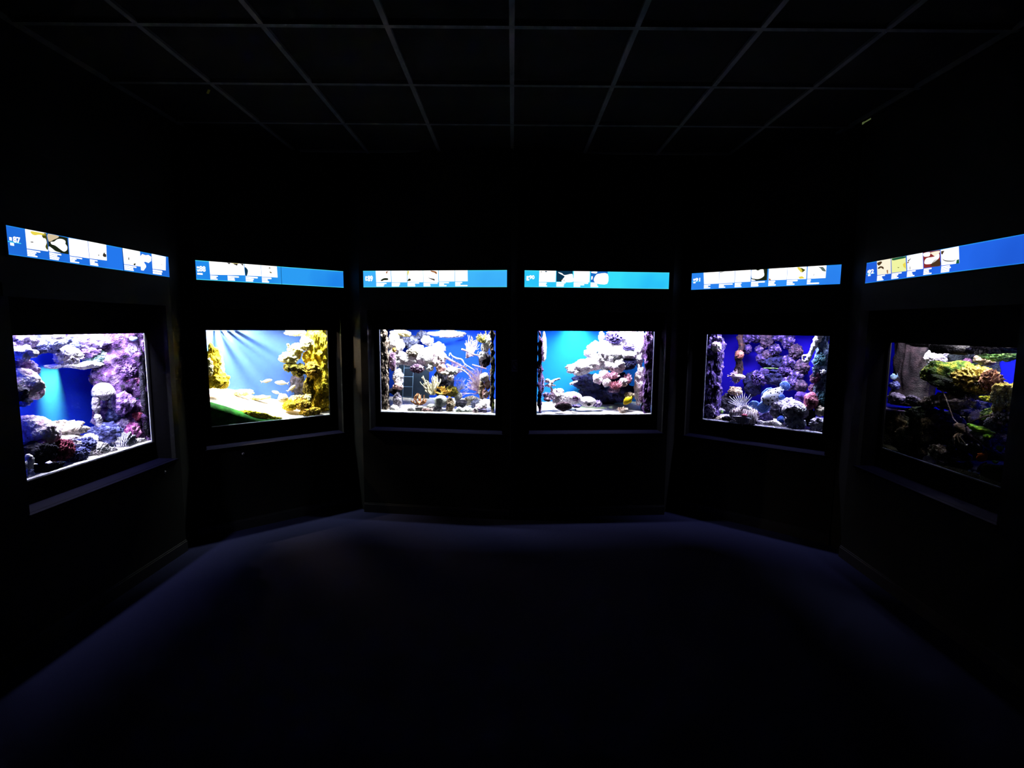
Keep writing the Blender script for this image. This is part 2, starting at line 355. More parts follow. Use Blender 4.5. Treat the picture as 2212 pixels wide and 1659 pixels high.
FACE = {}
for t in range(1, 7):
    x, y, a, rec = WALL[t-1][:4]
    p = tank_matrix(t) @ Vector((WALL[t-1][7], .12, 0)); FACE[t] = math.atan2(-p.x, p.y)
def place(t, u, v, z, tilt=0):
    """an object inside tank t, turned towards the middle of the alcove"""
    p = tank_matrix(t) @ Vector((u, v, z))
    return Matrix.Translation(p) @ Matrix.Rotation(FACE[t], 4, 'Z') @ Matrix.Rotation(-tilt, 4, 'Y')
def keep_inside(t, M, V, seed=0):
    """press a shape against the glass and the panels instead of letting it through"""
    inv = tank_matrix(t).inverted(); T = np.array(inv @ M)
    Q = V @ T[:3, :3].T + T[:3, 3]
    u0, u1 = URANGE[t-1]; zb = WALL[t-1][5]-.02
    lim = [(u0+.004, u1-.004), (.010, DEPTH[t-1]-.004), (zb+.002, 1.76)]
    for k, (a, b) in enumerate(lim):
        x = Q[:, k]
        x[:] = np.where(x < a+.01, a+.01*np.exp(np.clip((x-a-.01)/.05, -30, 0)), x)
        x[:] = np.where(x > b-.01, b-.01*np.exp(np.clip((b-.01-x)/.05, -30, 0)), x)
    Ti = np.linalg.inv(T)
    return Q @ Ti[:3, :3].T + Ti[:3, 3]
def fit(V, size):
    V = np.array(V, float); lo, hi = V.min(0), V.max(0); s = np.maximum(hi-lo, 1e-6)
    return (V-(lo+hi)/2)/s*np.array(size)
def branch_geo(size, seed, n, r, up, flat=False, ang=0):
    rnd = random.Random(seed); V = []; F = []; W, D, H = size
    sc = max(W, H)
    def grow(p, d, length, rad, lev):
        P = [p]; R = [rad]
        for k in range(3):
            d = (d + Vector((rnd.uniform(-1, 1), rnd.uniform(-1, 1)*(.15 if flat else 1), rnd.uniform(-1, 1)))*.28 + Vector((0, 0, .12*(0 if flat else 1)))).normalized()
            P.append(P[-1]+d*length/3); R.append(rad*(1-.22*(k+1)/3*1.3))
        tube_geo(P, R, 5, V, F)
        if lev:
            for k in range(rnd.choice((2, 2, 3))):
                dd = (d + Vector((rnd.uniform(-1, 1), rnd.uniform(-1, 1)*(.15 if flat else 1), rnd.uniform(-.6, 1)))*.75).normalized()
                grow(P[rnd.choice((2, 3))], dd, length*rnd.uniform(.55, .85), rad*.72, lev-1)
    for k in range(n):
        if flat:
            a = ang + rnd.gauss(0, .35); d = Vector((math.sin(a), rnd.uniform(-.12, .12), math.cos(a))); p = Vector((rnd.uniform(-.08, .08)*sc, rnd.uniform(-.3, .3)*D, 0))
            grow(p, d, sc*rnd.uniform(.3, .55), r, 2)
        else:
            g = rnd.uniform(0, 2*PI); e = rnd.uniform(.1, 1)
            d = Vector((math.cos(g)*e, math.sin(g)*e, up*rnd.uniform(.3, 1.4))).normalized(); p = Vector((math.cos(g)*W*.22*e, math.sin(g)*D*.2*e, 0))
            grow(p, d, sc*rnd.uniform(.22, .4), r, 2)
    return V, F
def blob_geo(c, rad, V, F, sub=2):
    v, f = ico(sub); k = len(V)
    V += [(c[0]+x*rad[0], c[1]+y*rad[1], c[2]+z*rad[2]) for x, y, z in v]; F += [tuple(k+i for i in q) for q in f]
def loft_geo(secs, sides=14):
    """secs: x, half height, half width, centre z"""
    V = []; F = []
    for x, hz, hy, cz in secs:
        for j in range(sides):
            g = 2*PI*j/sides; V.append((x, math.sin(g)*hy, cz+math.cos(g)*hz))
    for i in range(len(secs)-1):
        for j in range(sides):
            F.append((i*sides+j, (i+1)*sides+j, (i+1)*sides+(j+1) % sides, i*sides+(j+1) % sides))
    F.append(tuple(range(sides))); F.append(tuple((len(secs)-1)*sides+j for j in reversed(range(sides))))
    return V, F
def fin_geo(pts, th):
    b = Box(); b.prism(pts, -th/2, th/2); return b.V, b.F
def fan_geo(c, r0, r1, a0, a1, n, rad, depth=.5, web=.6, th=.0015, y=0):
    """spread fin: n tapering rays with a skin between them"""
    V = []; F = []; ring = []
    for k in range(n):
        a = a0+(a1-a0)*k/(n-1); d = Vector((math.cos(a), depth*math.sin(PI*k/(n-1))*.3, math.sin(a)))
        p0 = Vector(c)+d*r0; p1 = Vector(c)+d*(r1*(.88+.12*math.sin(k*2.3)))
        tube_geo([p0, (p0+p1)/2, p1], [rad, rad*.8, rad*.4], 5, V, F); ring.append((p0, p0+(p1-p0)*web))
    k0 = len(V)
    for s in (-1, 1):
        for p, q in ring: V += [(p.x, p.y+s*th, p.z), (q.x, q.y+s*th, q.z)]
    m = 2*n
    for s in (0, 1):
        for k in range(n-1):
            f = (k0+s*m+2*k, k0+s*m+2*k+1, k0+s*m+2*k+3, k0+s*m+2*k+2); F.append(f if s else f[::-1])
    for k in range(n-1): F.append((k0+2*k+1, k0+m+2*k+1, k0+m+2*k+3, k0+2*k+3))
    return V, F
def disc_geo(c, rx, rz, th=.004, wav=.05, n=28, rings=5, yaw=0):
    V = [(c[0], c[1]-th, c[2]), (c[0], c[1]+th, c[2])]; F = []
    for k in range(1, rings+1):
        for j in range(n):
            g = 2*PI*j/n; r = k/rings*(1+wav*math.sin(g*7)*k/rings)
            for s in (-1, 1): V.append((c[0]+math.cos(g)*rx*r, c[1]+s*th*(1-.7*k/rings)+.15*rx*(k/rings)**2*yaw, c[2]+math.sin(g)*rz*r))
    def ix(k, j, s): return 2+((k-1)*n+j % n)*2+s
    for j in range(n):
        F += [(0, ix(1, j+1, 0), ix(1, j, 0)), (1, ix(1, j, 1), ix(1, j+1, 1))]
        for k in range(1, rings):
            F += [(ix(k, j, 0), ix(k, j+1, 0), ix(k+1, j+1, 0), ix(k+1, j, 0)), (ix(k, j, 1), ix(k+1, j, 1), ix(k+1, j+1, 1), ix(k, j+1, 1))]
        F.append((ix(rings, j, 0), ix(rings, j+1, 0), ix(rings, j+1, 1), ix(rings, j, 1)))
    return V, F

# ------------------------------------------------------------------ the room
def struct(o): o['kind'] = 'structure'; return o
SIDE = ['left', 'left_diagonal', 'back_left', 'back_right', 'right_diagonal', 'right']
ENDS = [(-3.9, .566), (-.66, .62), (-.665, .66), (-.66, .665), (-.654, .62), (-.62, 3.9)]
ground = Box().box(-2.75, 2.75, -1.2, 5.3, -.10, 0); struct(ground.make('floor', 'carpet'))
top = Box().box(-2.75, 2.75, -1.2, 5.3, CEIL+.004, CEIL+.08); struct(top.make('ceiling', 'ceiling_tile'))
b = Box()
for i in range(-4, 5): b.box(-.014+.6*i-.013, -.014+.6*i+.013, -1.1, 4.6, CEIL-.012, CEIL+.004)
for j in range(-6, 4): b.box(-2.42, 2.42, 2.636+.6*j-.013, 2.636+.6*j+.013, CEIL-.0125, CEIL+.0035)
struct(b.make('trim_1', 'grid_metal'))
struct(Box().box(-2.9, 2.9, -1.25, -1.15, 0, CEIL).make('wall_rear', 'black_paint'))
for i in range(6):
    x, y, a, rec, tw, z0, z1, dx, sw, s0, s1, n0, n1, nz0, nz1 = WALL[i]
    M = wall_matrix(i+1); e0, e1 = ENDS[i]; g0, g1 = dx-tw/2, dx+tw/2
    b = Box(); T = .03
    b.box(e0, n0, 0, T, 0, CEIL).box(n1, e1, 0, T, 0, CEIL).box(n0, n1, 0, T, 0, nz0).box(n0, n1, 0, T, nz1, CEIL)
    struct(b.make('wall_'+SIDE[i], 'black_paint', matrix=M))
    b = Box(); d0, d1 = T, rec+.012
    b.box(n0-.02, n0, d0, d1, nz0-.02, nz1+.02).box(n1, n1+.02, d0, d1, nz0-.02, nz1+.02)           # jambs
    b.box(n0, n1, d0, d1, nz0-.02, nz0).box(n0, n1, d0, d1, nz1, nz1+.02)
    q0, q1 = rec-.012, rec                                                                         # panel round the glass
    b.box(n0, g0, q0, q1, nz0, nz1).box(g1, max(n1, g1+.002), q0, q1, nz0, nz1).box(g0, g1, q0, q1, nz0, z0).box(g0, g1, q0, q1, z1, nz1)
    struct(b.make('trim_%d' % (i+14), 'niche_black', matrix=M))
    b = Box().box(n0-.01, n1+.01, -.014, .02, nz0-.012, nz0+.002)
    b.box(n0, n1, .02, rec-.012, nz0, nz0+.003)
    struct(b.make('trim_%d' % (i+2), 'sill_lit_blue', matrix=M))
    struct(Box().box(n0-.03, n1+.03, -.006, 0, nz1+.0, nz1+.065).make('trim_%d' % (i+8), 'black_paint', matrix=M))
    b = Box().box(e0, e1, -.012, 0, 0, .075); b.prism([(e0, .075), (e1, .075), (e1, .085), (e0, .085)], -.006, 0)
    struct(b.make('baseboard_'+SIDE[i], 'skirting', matrix=M))
# joints between the facets
for i in range(5):
    A = wall_matrix(i+1) @ Vector((ENDS[i][1], .03, 0)); B = wall_matrix(i+2) @ Vector((ENDS[i+1][0], .03, 0))
    d = (B-A); L = d.length; M = Matrix.Translation(A) @ Matrix.Rotation(math.atan2(d.y, d.x), 4, 'Z')
    struct(Box().box(-.02, L+.02, -.005, .03, 0, CEIL).make('wall_joint_'+['left', 'left_back', 'middle', 'right_back', 'right'][i], 'black_paint', matrix=M))

# everything that lives in the tanks: name, shape, tank, u, v, z, width, depth, height, material, seed, tilt, options, label, category, group
ITEMS = [
['coral_cliff','slab',1,0.528,0.16,1.219,0.467,0.3,1.003,'purple_reef',434,0,{'sub':6},'tall purple encrusted coral wall down the right side in the leftmost tank','coral wall',''],
['reef_rock','lumpy',1,0.559,0.3,1.542,0.192,0.154,0.203,'grey_white',5436,0,{},'grey white knobbly rock at the top of the purple wall in the leftmost tank','rock','reef rocks in the leftmost tank'],
['reef_rock','lumpy',1,0.544,0.28,1.392,0.172,0.137,0.242,'lilac_reef',1359,0,{},'lilac grey knobbly rock below the top rock of the purple wall in the leftmost tank','rock','reef rocks in the leftmost tank'],
['reef_rock','craggy',1,0.488,0.16,1.545,0.118,0.094,0.177,'pink_coral',7667,0,{},'magenta crusted rock high on the purple wall in the leftmost tank','rock','reef rocks in the leftmost tank'],
['reef_rock','lumpy',1,0.471,0.14,1.43,0.147,0.117,0.166,'purple_pale',4754,0,{},'pale violet clustered rock in the upper middle of the purple wall in the leftmost tank','rock','reef rocks in the leftmost tank'],
['knobby_coral','lumpy',1,0.497,0.1,1.279,0.147,0.114,0.117,'pink_coral',8840,0,{},'pink and violet knobby coral halfway up the purple wall in the leftmost tank','coral','knobby corals in the leftmost tank'],
['knobby_coral','lumpy',1,0.548,0.1,1.417,0.069,0.055,0.089,'orange_coral',9223,0,{},'small orange coral on the dark part of the purple wall in the leftmost tank','coral','knobby corals in the leftmost tank'],
['knobby_coral','lumpy',1,0.497,0.08,1.175,0.069,0.055,0.108,'teal_reef',6756,0,{},'small teal coral in the middle of the purple wall in the leftmost tank','coral','knobby corals in the leftmost tank'],
['knobby_coral','craggy',1,0.477,0.08,1.027,0.118,0.094,0.108,'red_coral',2854,0,{},'dark red coral low on the purple wall in the leftmost tank','coral','knobby corals in the leftmost tank'],
['reef_rock','craggy',1,0.492,0.2,1.175,0.089,0.072,0.229,'purple_reef',2438,0,{},'vivid purple ridge rock at the inner edge of the wall in the leftmost tank','rock','reef rocks in the leftmost tank'],
['reef_rock','lumpy',1,0.466,0.22,1.46,0.148,0.118,0.168,'grey_white',9850,0,{},'grey white lump between the two big knobbly rocks in the leftmost tank','rock','reef rocks in the leftmost tank'],
['reef_rock','lumpy',1,0.463,0.18,1.344,0.147,0.118,0.147,'grey_white',2243,0,{},'grey white lump in the middle of the purple wall in the leftmost tank','rock','reef rocks in the leftmost tank'],
['reef_rock','craggy',1,0.39,0.1,1.128,0.145,0.116,0.183,'purple_pale',2954,0,{},'pale violet craggy rock low on the purple wall in the leftmost tank','rock','reef rocks in the leftmost tank'],
['reef_rock','lumpy',1,0.483,0.09,1.476,0.126,0.101,0.146,'lilac_reef',136,0,{},'lilac lumps right of the top knobbly rock in the leftmost tank','rock','reef rocks in the leftmost tank'],
['reef_rock','craggy',1,0.416,0.08,0.935,0.126,0.101,0.126,'pink_coral',9796,0,{},'magenta rock above the striped clam in the leftmost tank','rock','reef rocks in the leftmost tank'],
['reef_rock','spiky',1,0.453,0.1,1.353,0.116,0.093,0.136,'purple_pale',2457,0,{},'violet spiky coral in the middle of the purple wall in the leftmost tank','rock','reef rocks in the leftmost tank'],
['reef_rock','craggy',1,0.491,0.03,1.193,0.058,0.047,0.68,'dark_reef',3749,0,{},'dark narrow rock along the right glass edge in the leftmost tank','rock','reef rocks in the leftmost tank'],
['shell','smooth',1,0.469,0.06,1.578,0.048,0.039,0.043,'ice',2836,0,{},'pale blue shell at the top right corner in the leftmost tank','shell',''],
['reef_rock','craggy',1,-0.26,0.14,1.575,0.163,0.13,0.163,'lilac_reef',2506,0,{},'lilac overhanging rock at the top left corner in the leftmost tank','rock','reef rocks in the leftmost tank'],
['reef_rock','craggy',1,-0.303,0.1,1.516,0.152,0.094,0.093,'white_reef',1342,0,{},'white rock under the lilac corner rock in the leftmost tank','rock','reef rocks in the leftmost tank'],
['reef_rock','craggy',1,-0.014,0.24,1.571,0.273,0.144,0.155,'blue_reef',9762,0,{},'blue grey rock hanging at the top above the cyan beam in the leftmost tank','rock','reef rocks in the leftmost tank'],
['reef_rock','lumpy',1,-0.143,0.16,1.546,0.114,0.091,0.105,'blue_reef',9662,0,{},'slate blue lump beside the hanging blue rock in the leftmost tank','rock','reef rocks in the leftmost tank'],
['reef_rock','craggy',1,0.178,0.3,1.54,0.209,0.111,0.114,'blue_reef',6674,0,{},'blue grey rock in the middle of the top rocks in the leftmost tank','rock','reef rocks in the leftmost tank'],
['reef_rock','craggy',1,0.457,0.3,1.545,0.179,0.143,0.179,'lilac_reef',4611,0,{},'lilac rock at the top left of the purple wall in the leftmost tank','rock','reef rocks in the leftmost tank'],
['reef_rock','craggy',1,-0.021,0.18,1.561,0.144,0.092,0.09,'blue_white',2130,0,{},'blue white crumbly rock hanging above the cyan beam in the leftmost tank','rock','reef rocks in the leftmost tank'],
['reef_rock','spiky',1,-0.182,0.09,0.939,0.131,0.105,0.114,'purple_reef',102,0,{},'purple spiky coral left of the red crinkled coral in the leftmost tank','rock','reef rocks in the leftmost tank'],
['reef_rock','craggy',1,-0.054,0.09,0.949,0.099,0.063,0.054,'white_reef',9667,0,{},'white crust between the plates and the blue corals in the leftmost tank','rock','reef rocks in the leftmost tank'],
['reef_rock','craggy',1,-0.074,0.1,1.603,0.079,0.055,0.044,'white_reef',7884,0,{},'white rock tip standing in for a surface sparkle at the top in the leftmost tank','rock','reef rocks in the leftmost tank'],  # white rock put in for the sparkle on the water surface
['reef_rock','craggy',1,0.285,0.26,1.566,0.308,0.143,0.154,'lilac_reef',8224,0,{},'long lilac rock hanging along the top in the leftmost tank','rock','reef rocks in the leftmost tank'],
['reef_rock','craggy',1,0.273,0.27,1.5,0.221,0.12,0.125,'purple_pale',3069,0,{},'pale violet rock under the long hanging lilac rock in the leftmost tank','rock','reef rocks in the leftmost tank'],
['spiky_coral','spiky',1,0.126,0.22,1.476,0.158,0.127,0.14,'white_reef',9865,0,{},'spiky white coral hanging in the upper middle in the leftmost tank','coral',''],
['brain_coral','brain',1,0.349,0.24,1.459,0.146,0.116,0.146,'pale_green',1573,0,{},'pale green brain coral beside the purple wall in the leftmost tank','coral',''],
['plate_coral','plate',1,0.142,0.2,1.411,0.298,0.076,0.07,'white_reef',321,0,{},'broad white plate coral below the spiky coral in the leftmost tank','coral',''],
['reef_rock','craggy',1,-0.261,0.16,1.458,0.112,0.09,0.112,'purple_reef',3729,0,{},'deep purple rock on the left edge in the leftmost tank','rock','reef rocks in the leftmost tank'],
['reef_rock','craggy',1,-0.136,0.22,1.409,0.098,0.078,0.107,'lilac_reef',6971,0,{},'small lilac rock left of the cyan beam in the leftmost tank','rock','reef rocks in the leftmost tank'],
['boulder','knobby',1,-0.294,0.12,1.343,0.196,0.157,0.179,'white_pink',1417,0,{},'big white and pink coral boulder on the left edge in the leftmost tank','rock',''],
['reef_rock','craggy',1,-0.231,0.12,1.292,0.103,0.083,0.095,'white_pink',5031,0,{},'pinkish white rock at the tip of the big left boulder in the leftmost tank','rock','reef rocks in the leftmost tank'],
['reef_rock','craggy',1,-0.368,0.07,1.304,0.092,0.073,0.092,'dark_reef',7046,0,{},'dark pitted rock on the left edge in the leftmost tank','rock','reef rocks in the leftmost tank'],
['reef_rock','craggy',1,-0.337,0.09,1.251,0.097,0.067,0.059,'blue_white',9788,0,{},'blue white crumbly rock low on the left edge in the leftmost tank','rock','reef rocks in the leftmost tank'],
['reef_rock','craggy',1,0.421,0.24,1.293,0.123,0.083,0.079,'grey_white',3810,0,{},'small grey ledge rock above the white dome in the leftmost tank','rock','reef rocks in the leftmost tank'],
['sponge','dome',1,0.3,0.16,1.224,0.129,0.103,0.124,'white_reef',2026,0,{},'white dome shaped sponge with a frilled underside in the leftmost tank','sponge',''],
['finger_sponge','tube',1,0.261,0.18,1.191,0,0,0,'grey_white',1,0,{'pts':[[0.261,0.18,1.191,0.0209],[0.253,0.18,1.148,0.0267],[0.258,0.18,1.109,0.021],[0.256,0.18,1.089,0.0095]]},'grey pendant sponge under the white dome in the leftmost tank','sponge',''],
['finger_sponge','tube',1,0.232,0.15,0.994,0,0,0,'white_reef',1,0,{'pts':[[0.232,0.15,0.994,0.0142],[0.232,0.15,1.032,0.019],[0.224,0.15,1.063,0.0208],[0.216,0.15,1.077,0.0132]]},'bent white finger sponge standing below the dome in the leftmost tank','sponge',''],
['reef_rock','craggy',1,0.406,0.16,1.124,0.127,0.101,0.117,'grey_white',8034,0,{},'whitish ledge rock right of the bent finger in the leftmost tank','rock','reef rocks in the leftmost tank'],
['reef_rock','lumpy',1,0.379,0.16,1.051,0.117,0.093,0.117,'blue_reef',4184,0,{},'slate blue rock under the whitish ledge rock in the leftmost tank','rock','reef rocks in the leftmost tank'],
['reef_rock','lumpy',1,0.404,0.13,0.984,0.107,0.086,0.117,'lilac_reef',2406,0,{},'lilac rock at the foot of the purple wall in the leftmost tank','rock','reef rocks in the leftmost tank'],
['boulder','knobby',1,-0.261,0.12,1.061,0.25,0.186,0.207,'white_pink',8327,0,{},'large sloping white and pink boulder at the lower left in the leftmost tank','rock',''],
['sponge','smooth',1,-0.288,0.05,1.009,0.053,0.042,0.053,'pink_coral',2344,0,{},'round pink ball sponge on the sloping boulder in the leftmost tank','sponge',''],
['boulder','craggy',1,-0.008,0.2,1.024,0.302,0.123,0.128,'cream_reef',2436,0,{},'cream mottled rock in the lower middle in the leftmost tank','rock',''],
['plate_coral','plate',1,-0.092,0.12,0.992,0.179,0.063,0.054,'white_reef',6868,0,{},'white plate coral in front of the cream mottled rock in the leftmost tank','coral',''],
['plate_coral','plate',1,0.025,0.13,0.967,0.128,0.06,0.05,'white_reef',9690,0,{},'short white plate coral right of the longer plate in the leftmost tank','coral',''],
['reef_rock','craggy',1,0.161,0.16,0.935,0.094,0.075,0.075,'white_reef',2507,0,{},'white rock behind the blue leaf coral in the leftmost tank','rock','reef rocks in the leftmost tank'],
['leaf_coral','spiky',1,0.027,0.1,0.926,0.164,0.107,0.109,'blue_reef',8651,0,{},'dark blue crinkled coral under the white plates in the leftmost tank','coral',''],
['leaf_coral','spiky',1,-0.171,0.06,0.94,0.166,0.133,0.148,'red_coral',6568,0,{},'red and pink crinkled coral at the bottom in the leftmost tank','coral',''],
['leaf_coral','spiky',1,-0.067,0.05,0.887,0.16,0.105,0.107,'blue_reef',9380,0,{},'dark blue ruffled coral at the bottom middle in the leftmost tank','coral',''],
['reef_rock','spiky',1,0.092,0.06,0.879,0.156,0.115,0.119,'white_reef',6332,0,{},'white jagged coral rock at the front in the leftmost tank','rock','reef rocks in the leftmost tank'],
['boulder','craggy',1,-0.31,0.07,0.964,0.222,0.136,0.145,'dark_reef',7218,0,{},'dark indigo rock under the sloping pink boulder in the leftmost tank','rock',''],
['boulder','craggy',1,-0.301,0.02,0.854,0.34,0.05,0.102,'dark_reef',9770,0,{},'low dark rock along the bottom front edge in the leftmost tank','rock',''],
['finger_sponge','tube',1,-0.39,0.03,0.895,0,0,0,'white_reef',1,0,{'pts':[[-0.39,0.03,0.895,0.0184],[-0.383,0.03,0.921,0.0201],[-0.381,0.03,0.942,0.0217],[-0.391,0.03,0.959,0.0167],[-0.397,0.03,0.961,0.0083]]},'hooked white finger sponge in the bottom left corner in the leftmost tank','sponge',''],
['finger_sponge','tube',1,-0.422,0.02,0.904,0,0,0,'white_reef',1,0,{'pts':[[-0.422,0.02,0.904,0.01],[-0.419,0.02,0.922,0.0149],[-0.413,0.02,0.932,0.01]]},'short white finger sponge against the left glass edge in the leftmost tank','sponge',''],
['reef_rock','craggy',1,-0.397,0.015,0.863,0.063,0.03,0.063,'blue_white',3,0,{},'small white crumbly rock at the bottom left corner in the leftmost tank','rock','reef rocks in the leftmost tank'],
['sea_anemone','bubble',1,-0.267,0.012,0.867,0.141,0.04,0.077,'white_reef',3418,0,{},'bubble tipped anemone with white round tips in the leftmost tank','anemone',''],
['boulder','lumpy',1,0.268,0.14,0.946,0.201,0.15,0.162,'blue_reef',103,0,{},'grey blue lumpy rock at the lower right in the leftmost tank','rock',''],
['reef_rock','lumpy',1,0.3,0.1,0.913,0.105,0.084,0.105,'grey_white',454,0,{},'grey white lump beside the striped clam in the leftmost tank','rock','reef rocks in the leftmost tank'],
['giant_clam','clam',1,0.321,0.05,0.878,0.143,0.115,0.143,'stripe_white',5401,0,{},'striped white clam leaning at the bottom right in the leftmost tank','clam',''],
['reef_rock','craggy',1,0.402,0.04,0.851,0.184,0.08,0.073,'white_reef',2572,0,{},'low white rock right of the striped clam in the leftmost tank','rock','reef rocks in the leftmost tank'],
['reef_rock','smooth',1,0.155,0.03,0.853,0.148,0.06,0.056,'white_reef',967,0,{},'low white sandy rock left of the striped clam in the leftmost tank','rock','reef rocks in the leftmost tank'],
['rock_spire','slab',2,0.432,0.2,1.254,0.22,0.3,0.88,'yellow_reef',1112,0,{'sub':6},'tall yellow rock column filling the right side in the second tank','rock',''],
['rock_arch','craggy',2,0.329,0.14,1.511,0.144,0.115,0.144,'yellow_white',9833,0,{},'white topped yellow rock above the arch hole in the second tank','rock',''],
['rock_arch','craggy',2,0.152,0.12,1.378,0.177,0.122,0.128,'yellow_white',5232,0,{},'pale yellow nose rock of the arch pointing left in the second tank','rock',''],
['rock_arch','craggy',2,0.221,0.13,1.454,0.143,0.114,0.121,'yellow_white',4965,0.5,{},'sloping yellow rock left of the arch hole in the second tank','rock',''],
['reef_rock','craggy',2,0.26,0.2,1.417,0.058,0.046,0.109,'olive_reef',2124,0,{},'olive rock strip inside the arch left of the hole in the second tank','rock','reef rocks in the second tank'],
['reef_rock','craggy',2,0.314,0.14,1.384,0.079,0.063,0.122,'yellow_reef',7476,0,{},'yellow rock strip right of the arch hole in the second tank','rock','reef rocks in the second tank'],
['reef_rock','craggy',2,0.156,0.1,1.301,0.12,0.094,0.092,'olive_reef',4718,0,{},'dark olive rock under the nose of the arch in the second tank','rock','reef rocks in the second tank'],
['reef_rock','craggy',2,0.233,0.11,1.27,0.143,0.114,0.135,'olive_reef',7325,0,{},'dark olive knobbly rock under the arch hole in the second tank','rock','reef rocks in the second tank'],
['reef_rock','lumpy',2,0.34,0.08,1.274,0.143,0.114,0.15,'rust_yellow',309,0,{},'rust veined yellow coral below the arch in the second tank','rock','reef rocks in the second tank'],
['rock_spire','craggy',2,0.327,0.14,1.095,0.123,0.098,0.239,'olive_reef',8605,0,{},'narrow olive rock pillar under the arch in the second tank','rock',''],
['finger_sponge','tube',2,0.156,0.1,1.45,0,0,0,'yellow_white',1,0,{'pts':[[0.156,0.1,1.45,0.0113],[0.152,0.1,1.476,0.0099],[0.148,0.1,1.494,0.0113],[0.146,0.1,1.503,0.0127]]},'small pale finger sponge standing on the arch nose in the second tank','sponge',''],
['reef_rock','craggy',2,0.413,0.08,1.115,0.137,0.109,0.137,'yellow_reef',6698,0,{},'rust speckled yellow rock low on the column in the second tank','rock','reef rocks in the second tank'],
['reef_rock','craggy',2,0.218,0.2,1.002,0.168,0.072,0.066,'yellow_white',8853,0.15,{},'long pale yellow rock behind the bottom rocks in the second tank','rock','reef rocks in the second tank'],
['reef_rock','craggy',2,0.148,0.12,0.957,0.143,0.106,0.107,'yellow_reef',5314,0,{},'knobbly yellow rock at the bottom middle in the second tank','rock','reef rocks in the second tank'],
['reef_rock','lumpy',2,0.254,0.09,0.958,0.15,0.117,0.122,'rust_yellow',9290,0,{},'rust and yellow rock at the foot of the olive pillar in the second tank','rock','reef rocks in the second tank'],
['reef_rock','craggy',2,0.291,0.08,1.01,0.086,0.069,0.086,'yellow_white',1381,0,{},'pale yellow angular rock beside the olive pillar in the second tank','rock','reef rocks in the second tank'],
['reef_rock','lumpy',2,0.303,0.05,0.895,0.2,0.094,0.093,'rust_yellow',6052,0,{},'dark speckled yellow rubble rock at the bottom right in the second tank','rock','reef rocks in the second tank'],
['cave_rock','craggy',2,0.322,0.42,1.103,0.175,0.14,0.251,'dark_reef',1116,0,{},'dark rock added as shade behind the olive pillar in the second tank','rock',''],  # dark rock added where the backdrop falls into shadow
['boulder','smooth',2,0.102,0.18,1.017,0.094,0.075,0.087,'white_reef',723,0.4,{},'smooth white boulder leaning at the bottom middle in the second tank','rock',''],
['rock_spire','craggy',2,-0.442,0.14,1.385,0.132,0.106,0.292,'yellow_reef',9930,0,{},'yellow rock column on the left edge in the second tank','rock',''],
['reef_rock','craggy',2,-0.484,0.06,1.332,0.068,0.055,0.157,'yellow_white',9184,0,{},'pale yellow rock on the left glass edge in the second tank','rock','reef rocks in the second tank'],
['reef_rock','craggy',2,-0.424,0.14,1.209,0.209,0.131,0.139,'yellow_reef',3008,0,{},'blocky yellow rock at the foot of the left column in the second tank','rock','reef rocks in the second tank'],
['reef_rock','craggy',2,-0.354,0.18,1.182,0.077,0.062,0.099,'yellow_white',5163,0,{},'pale yellow rock right of the blocky left rock in the second tank','rock','reef rocks in the second tank'],
['reef_rock','craggy',2,-0.362,0.26,1.288,0.057,0.046,0.3,'yellow_white',9817,0,{},'faint pale rock column behind the left yellow column in the second tank','rock','reef rocks in the second tank'],
['rock_hanging','craggy',2,0.241,0.2,1.606,0.195,0.072,0.065,'white_reef',7910,0,{},'white ragged rock hanging at the top in the second tank','rock',''],
['reef_rock','craggy',2,-0.06,0.3,1.021,0.19,0.06,0.051,'yellow_white',4314,0,{},'low pale rock ridge along the sand in the second tank','rock','reef rocks in the second tank'],
['reef_rock','craggy',2,-0.193,0.28,1.079,0.174,0.06,0.065,'yellow_white',3740,0,{},'pale speckled rock on the left of the sand bed in the second tank','rock','reef rocks in the second tank'],
['finger_sponge','tube',2,-0.16,0.22,1.057,0,0,0,'white_reef',1,0,{'pts':[[-0.16,0.22,1.057,0.01],[-0.149,0.22,1.076,0.0108],[-0.138,0.22,1.088,0.01]]},'tiny white finger sponge leaning on the sand in the second tank','sponge',''],
['mossy_ridge','craggy',2,-0.162,0.012,0.915,0.29,0.05,0.066,'moss_yellow',3247,-0.27,{},'mossy yellow ridge along the edge of the sand in the second tank','rock',''],
['mossy_ridge','craggy',2,-0.025,0.012,0.869,0.167,0.04,0.042,'moss_yellow',6737,-0.1,{},'low mossy ridge at the end of the yellow ridge in the second tank','rock',''],
['small_fish','fish',2,-0.022,0.2,1.179,0.097,0.02,0.031,'fish_white',3091,3.33,{},'white fish swimming highest and furthest left in the second tank','fish','small white fish in the second tank'],
['small_fish','fish',2,0.107,0.2,1.153,0.119,0.02,0.038,'fish_white',1640,-0.13,{},'slim white fish right of the highest fish in the second tank','fish','small white fish in the second tank'],
['small_fish','fish',2,0.187,0.2,1.099,0.094,0.02,0.03,'fish_white',404,3.79,{},'white fish tilted upwards beside the dark rock in the second tank','fish','small white fish in the second tank'],
['small_fish','fish',2,0.058,0.2,1.068,0.083,0.02,0.027,'fish_white',5174,-0.4,{},'white fish lowest of the shoal in the second tank','fish','small white fish in the second tank'],
['rock_spire','slab',3,-0.549,0.1,1.251,0.099,0.18,0.8,'brown_reef',5538,0,{'sub':6},'brown speckled rock column along the left edge in the third tank','rock',''],
['rock_spire','craggy',3,-0.478,0.22,1.536,0.164,0.14,0.327,'white_reef',3815,0,{},'white rock face at the upper left in the third tank','rock',''],
['rock_spire','craggy',3,-0.499,0.18,1.361,0.113,0.12,0.225,'white_reef',2699,0,{},'white rock wall below the upper left face in the third tank','rock',''],
